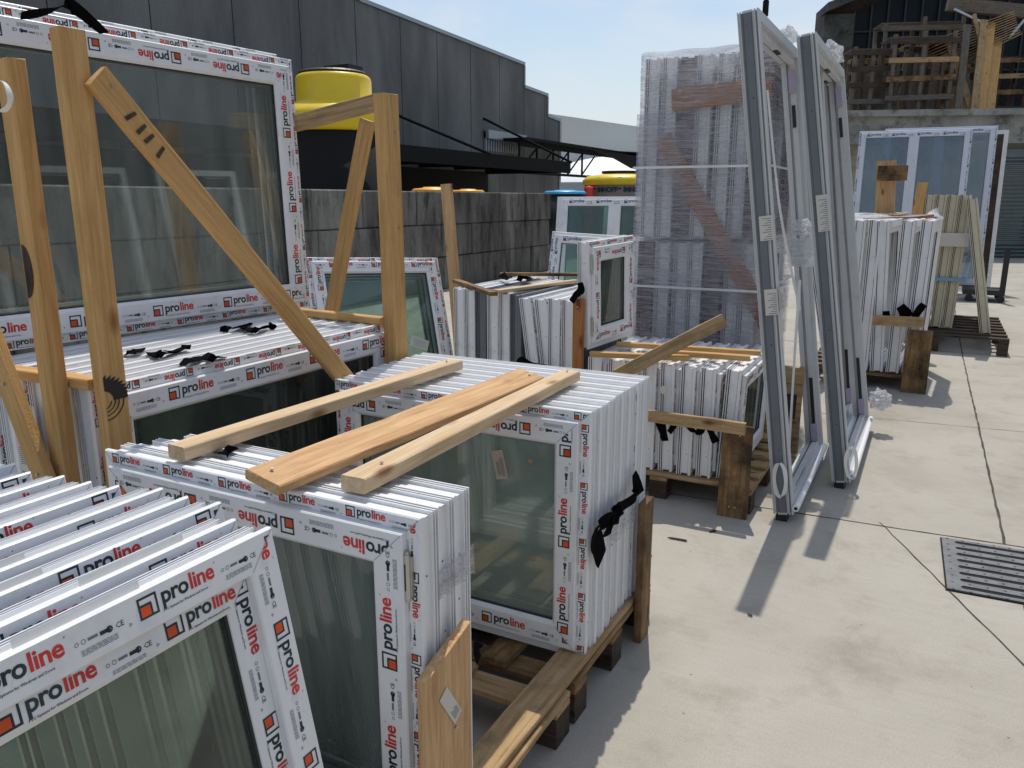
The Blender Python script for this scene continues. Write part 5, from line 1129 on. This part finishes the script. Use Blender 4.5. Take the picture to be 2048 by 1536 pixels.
# beige stack
creamset = ['cream'] * 5 + ['cream', 'cream', 'hole', 'cream']
N0 = window_meshes(1.5, 1.5, 'E', [], 90, 'glass', mats=creamset, glazed=False, ds=1.55)
N1 = window_meshes(1.1, 1.25, 'E', [], 91, 'glass', mats=creamset, glazed=False, ds=1.55)
for i in range(4):
    new_window(N0, frame_mw((.28 - .118 * i, 10.35, .2), 88, -1), '%s cream frame of the upright cream stack' % ['rightmost', 'second from right', 'second from left', 'leftmost'][i], 'cream frames standing upright', cat='window frame', name='cream_frame')
new_window(N0, frame_mw((.66, 10.15, .2), 88, 11.5), 'single cream frame leaning left against the cream stack', cat='window frame', name='cream_frame')
for i in range(3):
    new_window(N1, frame_mw((-.35 - .1 * i, 9.6, .2 + .05), 88, 0), '%s short cream frame behind the tall white stack' % ['right', 'middle', 'left'][i], 'short cream frames', cat='window frame', name='cream_frame')
pallet('wooden_pallet', -.6, 9.85, .82, 11.7, .19, 'long black slatted pallet under the cream frames', 'X', 'blackw', 8)
mb = MB(); mb.box((-.16, 10.30, 1.13), (.34, 10.345, 1.28)); link('foam_band', mb.mesh('foam_band', ['paper']), label='grey band round the upright cream frames', cat='band')
mb = MB(); mb.box((-.1, 10.32, .74), (.36, 10.342, .78)); link('blue_tape', mb.mesh('blue_tape', ['bluetape']), label='pale blue tape across the cream frames', cat='tape')
# tall balcony windows
T0 = window_meshes(1.78, 2.75, 'I', [('F','L',.004,.06,0,1.3,.1,.004,0,False), ('F','R',.004,.06,0,1.3,.1,.004,0,False), ('S','T',.036,.106,-.018,1.3,.1,.01,0,False)], 95, 'glassblue', mull=.89, mats=blueprint)
a = yp(1733, 268, 16)
new_window(T0, frame_mw((-1.37, 15.7, .1), 5, 6), 'tall two sash balcony door with bluish film, nearer one', 'tall balcony doors at the back')
new_window(T0, frame_mw((-.98, 16.2, .16), 6, 5), 'tall balcony door standing behind and right of the nearer one', 'tall balcony doors at the back')
tb = empty('steel_rack', frame_mw((-.9, 16.7, .02), 6, 5), 'thin dark steel frame rack behind the tall balcony doors', 'rack'); mb = MB(); mb.sweep([(0, 0), (.07, 0), (.07, .08), (0, .08)], 0, 0, 1.9, 2.85); link('outer_rim', mb.mesh('outer_rim', ['white']), tb)
mb = MB(); mb.sweep([(.072, .005), (.17, .005), (.17, .07), (.072, .07)], 0, 0, 1.9, 2.85); link('inner_rim', mb.mesh('inner_rim', ['blackw']), tb)
tr = empty('trolley', Matrix.Translation((1.0, 15.4, 0)), 'small dark trolley foot beside the balcony doors', 'trolley'); mb = MB(); mb.box((-.5, -.3, .12), (.1, .3, .2)); mb.box((.02, -.3, .2), (.1, -.22, .9)); link('chassis', mb.mesh('chassis', ['black']), tr)
for dx, dy in ((-.4, -.25), (.05, -.25), (.05, .25)):
    mb = MB(); mb.cyl((dx, dy - .02, .06), (dx, dy + .02, .06), .06, n=16); link('wheel', mb.mesh('wheel', ['black']), tr)
# wooden uprights among the back stacks
for x0, y0, x1, y1, Y, w_, lb, mt in ((1773, 322, 1776, 470, 10.2, .2, 'thick square post with block on top before the balcony doors', 'pine'), (1846, 365, 1822, 415, 9.7, .1, 'slanted short post beside the cream frames', 'gold')):
    a = yp(x1, y1, Y); b = yp(x0, y0, Y); board('timber_post', (a.x - (b.x - a.x) * .5, Y, .0), b, w_, .12, (1, 0, 0), mt, lb, 'post')
p = yp(1782, 345, 10.05); mb = MB(); mb.box((-.13, -.1, -.09), (.17, .02, .07)); link('timber_block', mb.mesh('timber_block', ['dirty']), None, Matrix.Translation((p.x, 10.03, p.z)), 'short dark block nailed to the thick square post', 'block')

# the other side of the yard, seen mirrored in the panes
oh = empty('opposite_hall', Matrix.Translation((12, 8, 0)), 'dark panel hall along the right side of the yard, seen mirrored in the glass', 'building')
mb = MB(); mb.box((12, -14, 0), (24, 18, 7.5)); sub(mb, 'wall', ['panel'], oh)
for i in range(5):
    tall_frame((3.4 + .05 * i, 1.2 + 1.5 * i, .045), 1.1, 2.3, -90 + 180, -9, '%s tall frame leaning right on the far side of the yard, seen mirrored in the large window' % ORD[i])
# small litter on the ground
for i, (x, y, sx, sy) in enumerate(((1355, 1078, .05, .006), (1425, 1062, .02, .008), (1500, 1230, .004, .012), (1300, 1110, .012, .008))):
    p = zp(x, y, .006); mb = MB(); mb.add([(-sx, -sy, 0), (sx, -sy * .6, 0), (sx * .8, sy, .001), (-sx * .7, sy * .7, 0), (-sx, -sy, .004), (sx, -sy * .6, .005), (sx * .8, sy, .006), (-sx * .7, sy * .7, .004)], [(3,2,1,0), (4,5,6,7), (0,1,5,4), (1,2,6,5), (2,3,7,6), (3,0,4,7)])
    link('splinter', mb.mesh('splinter', ['blackw']), None, Matrix.Translation((p.x, p.y, .004)) @ Matrix.Rotation(i * .7, 4, 'Z'), '%s on the concrete before the right hand stack' % ['long thin splinter', 'small dark chip', 'tiny sliver', 'short splinter'][i], 'splinter')
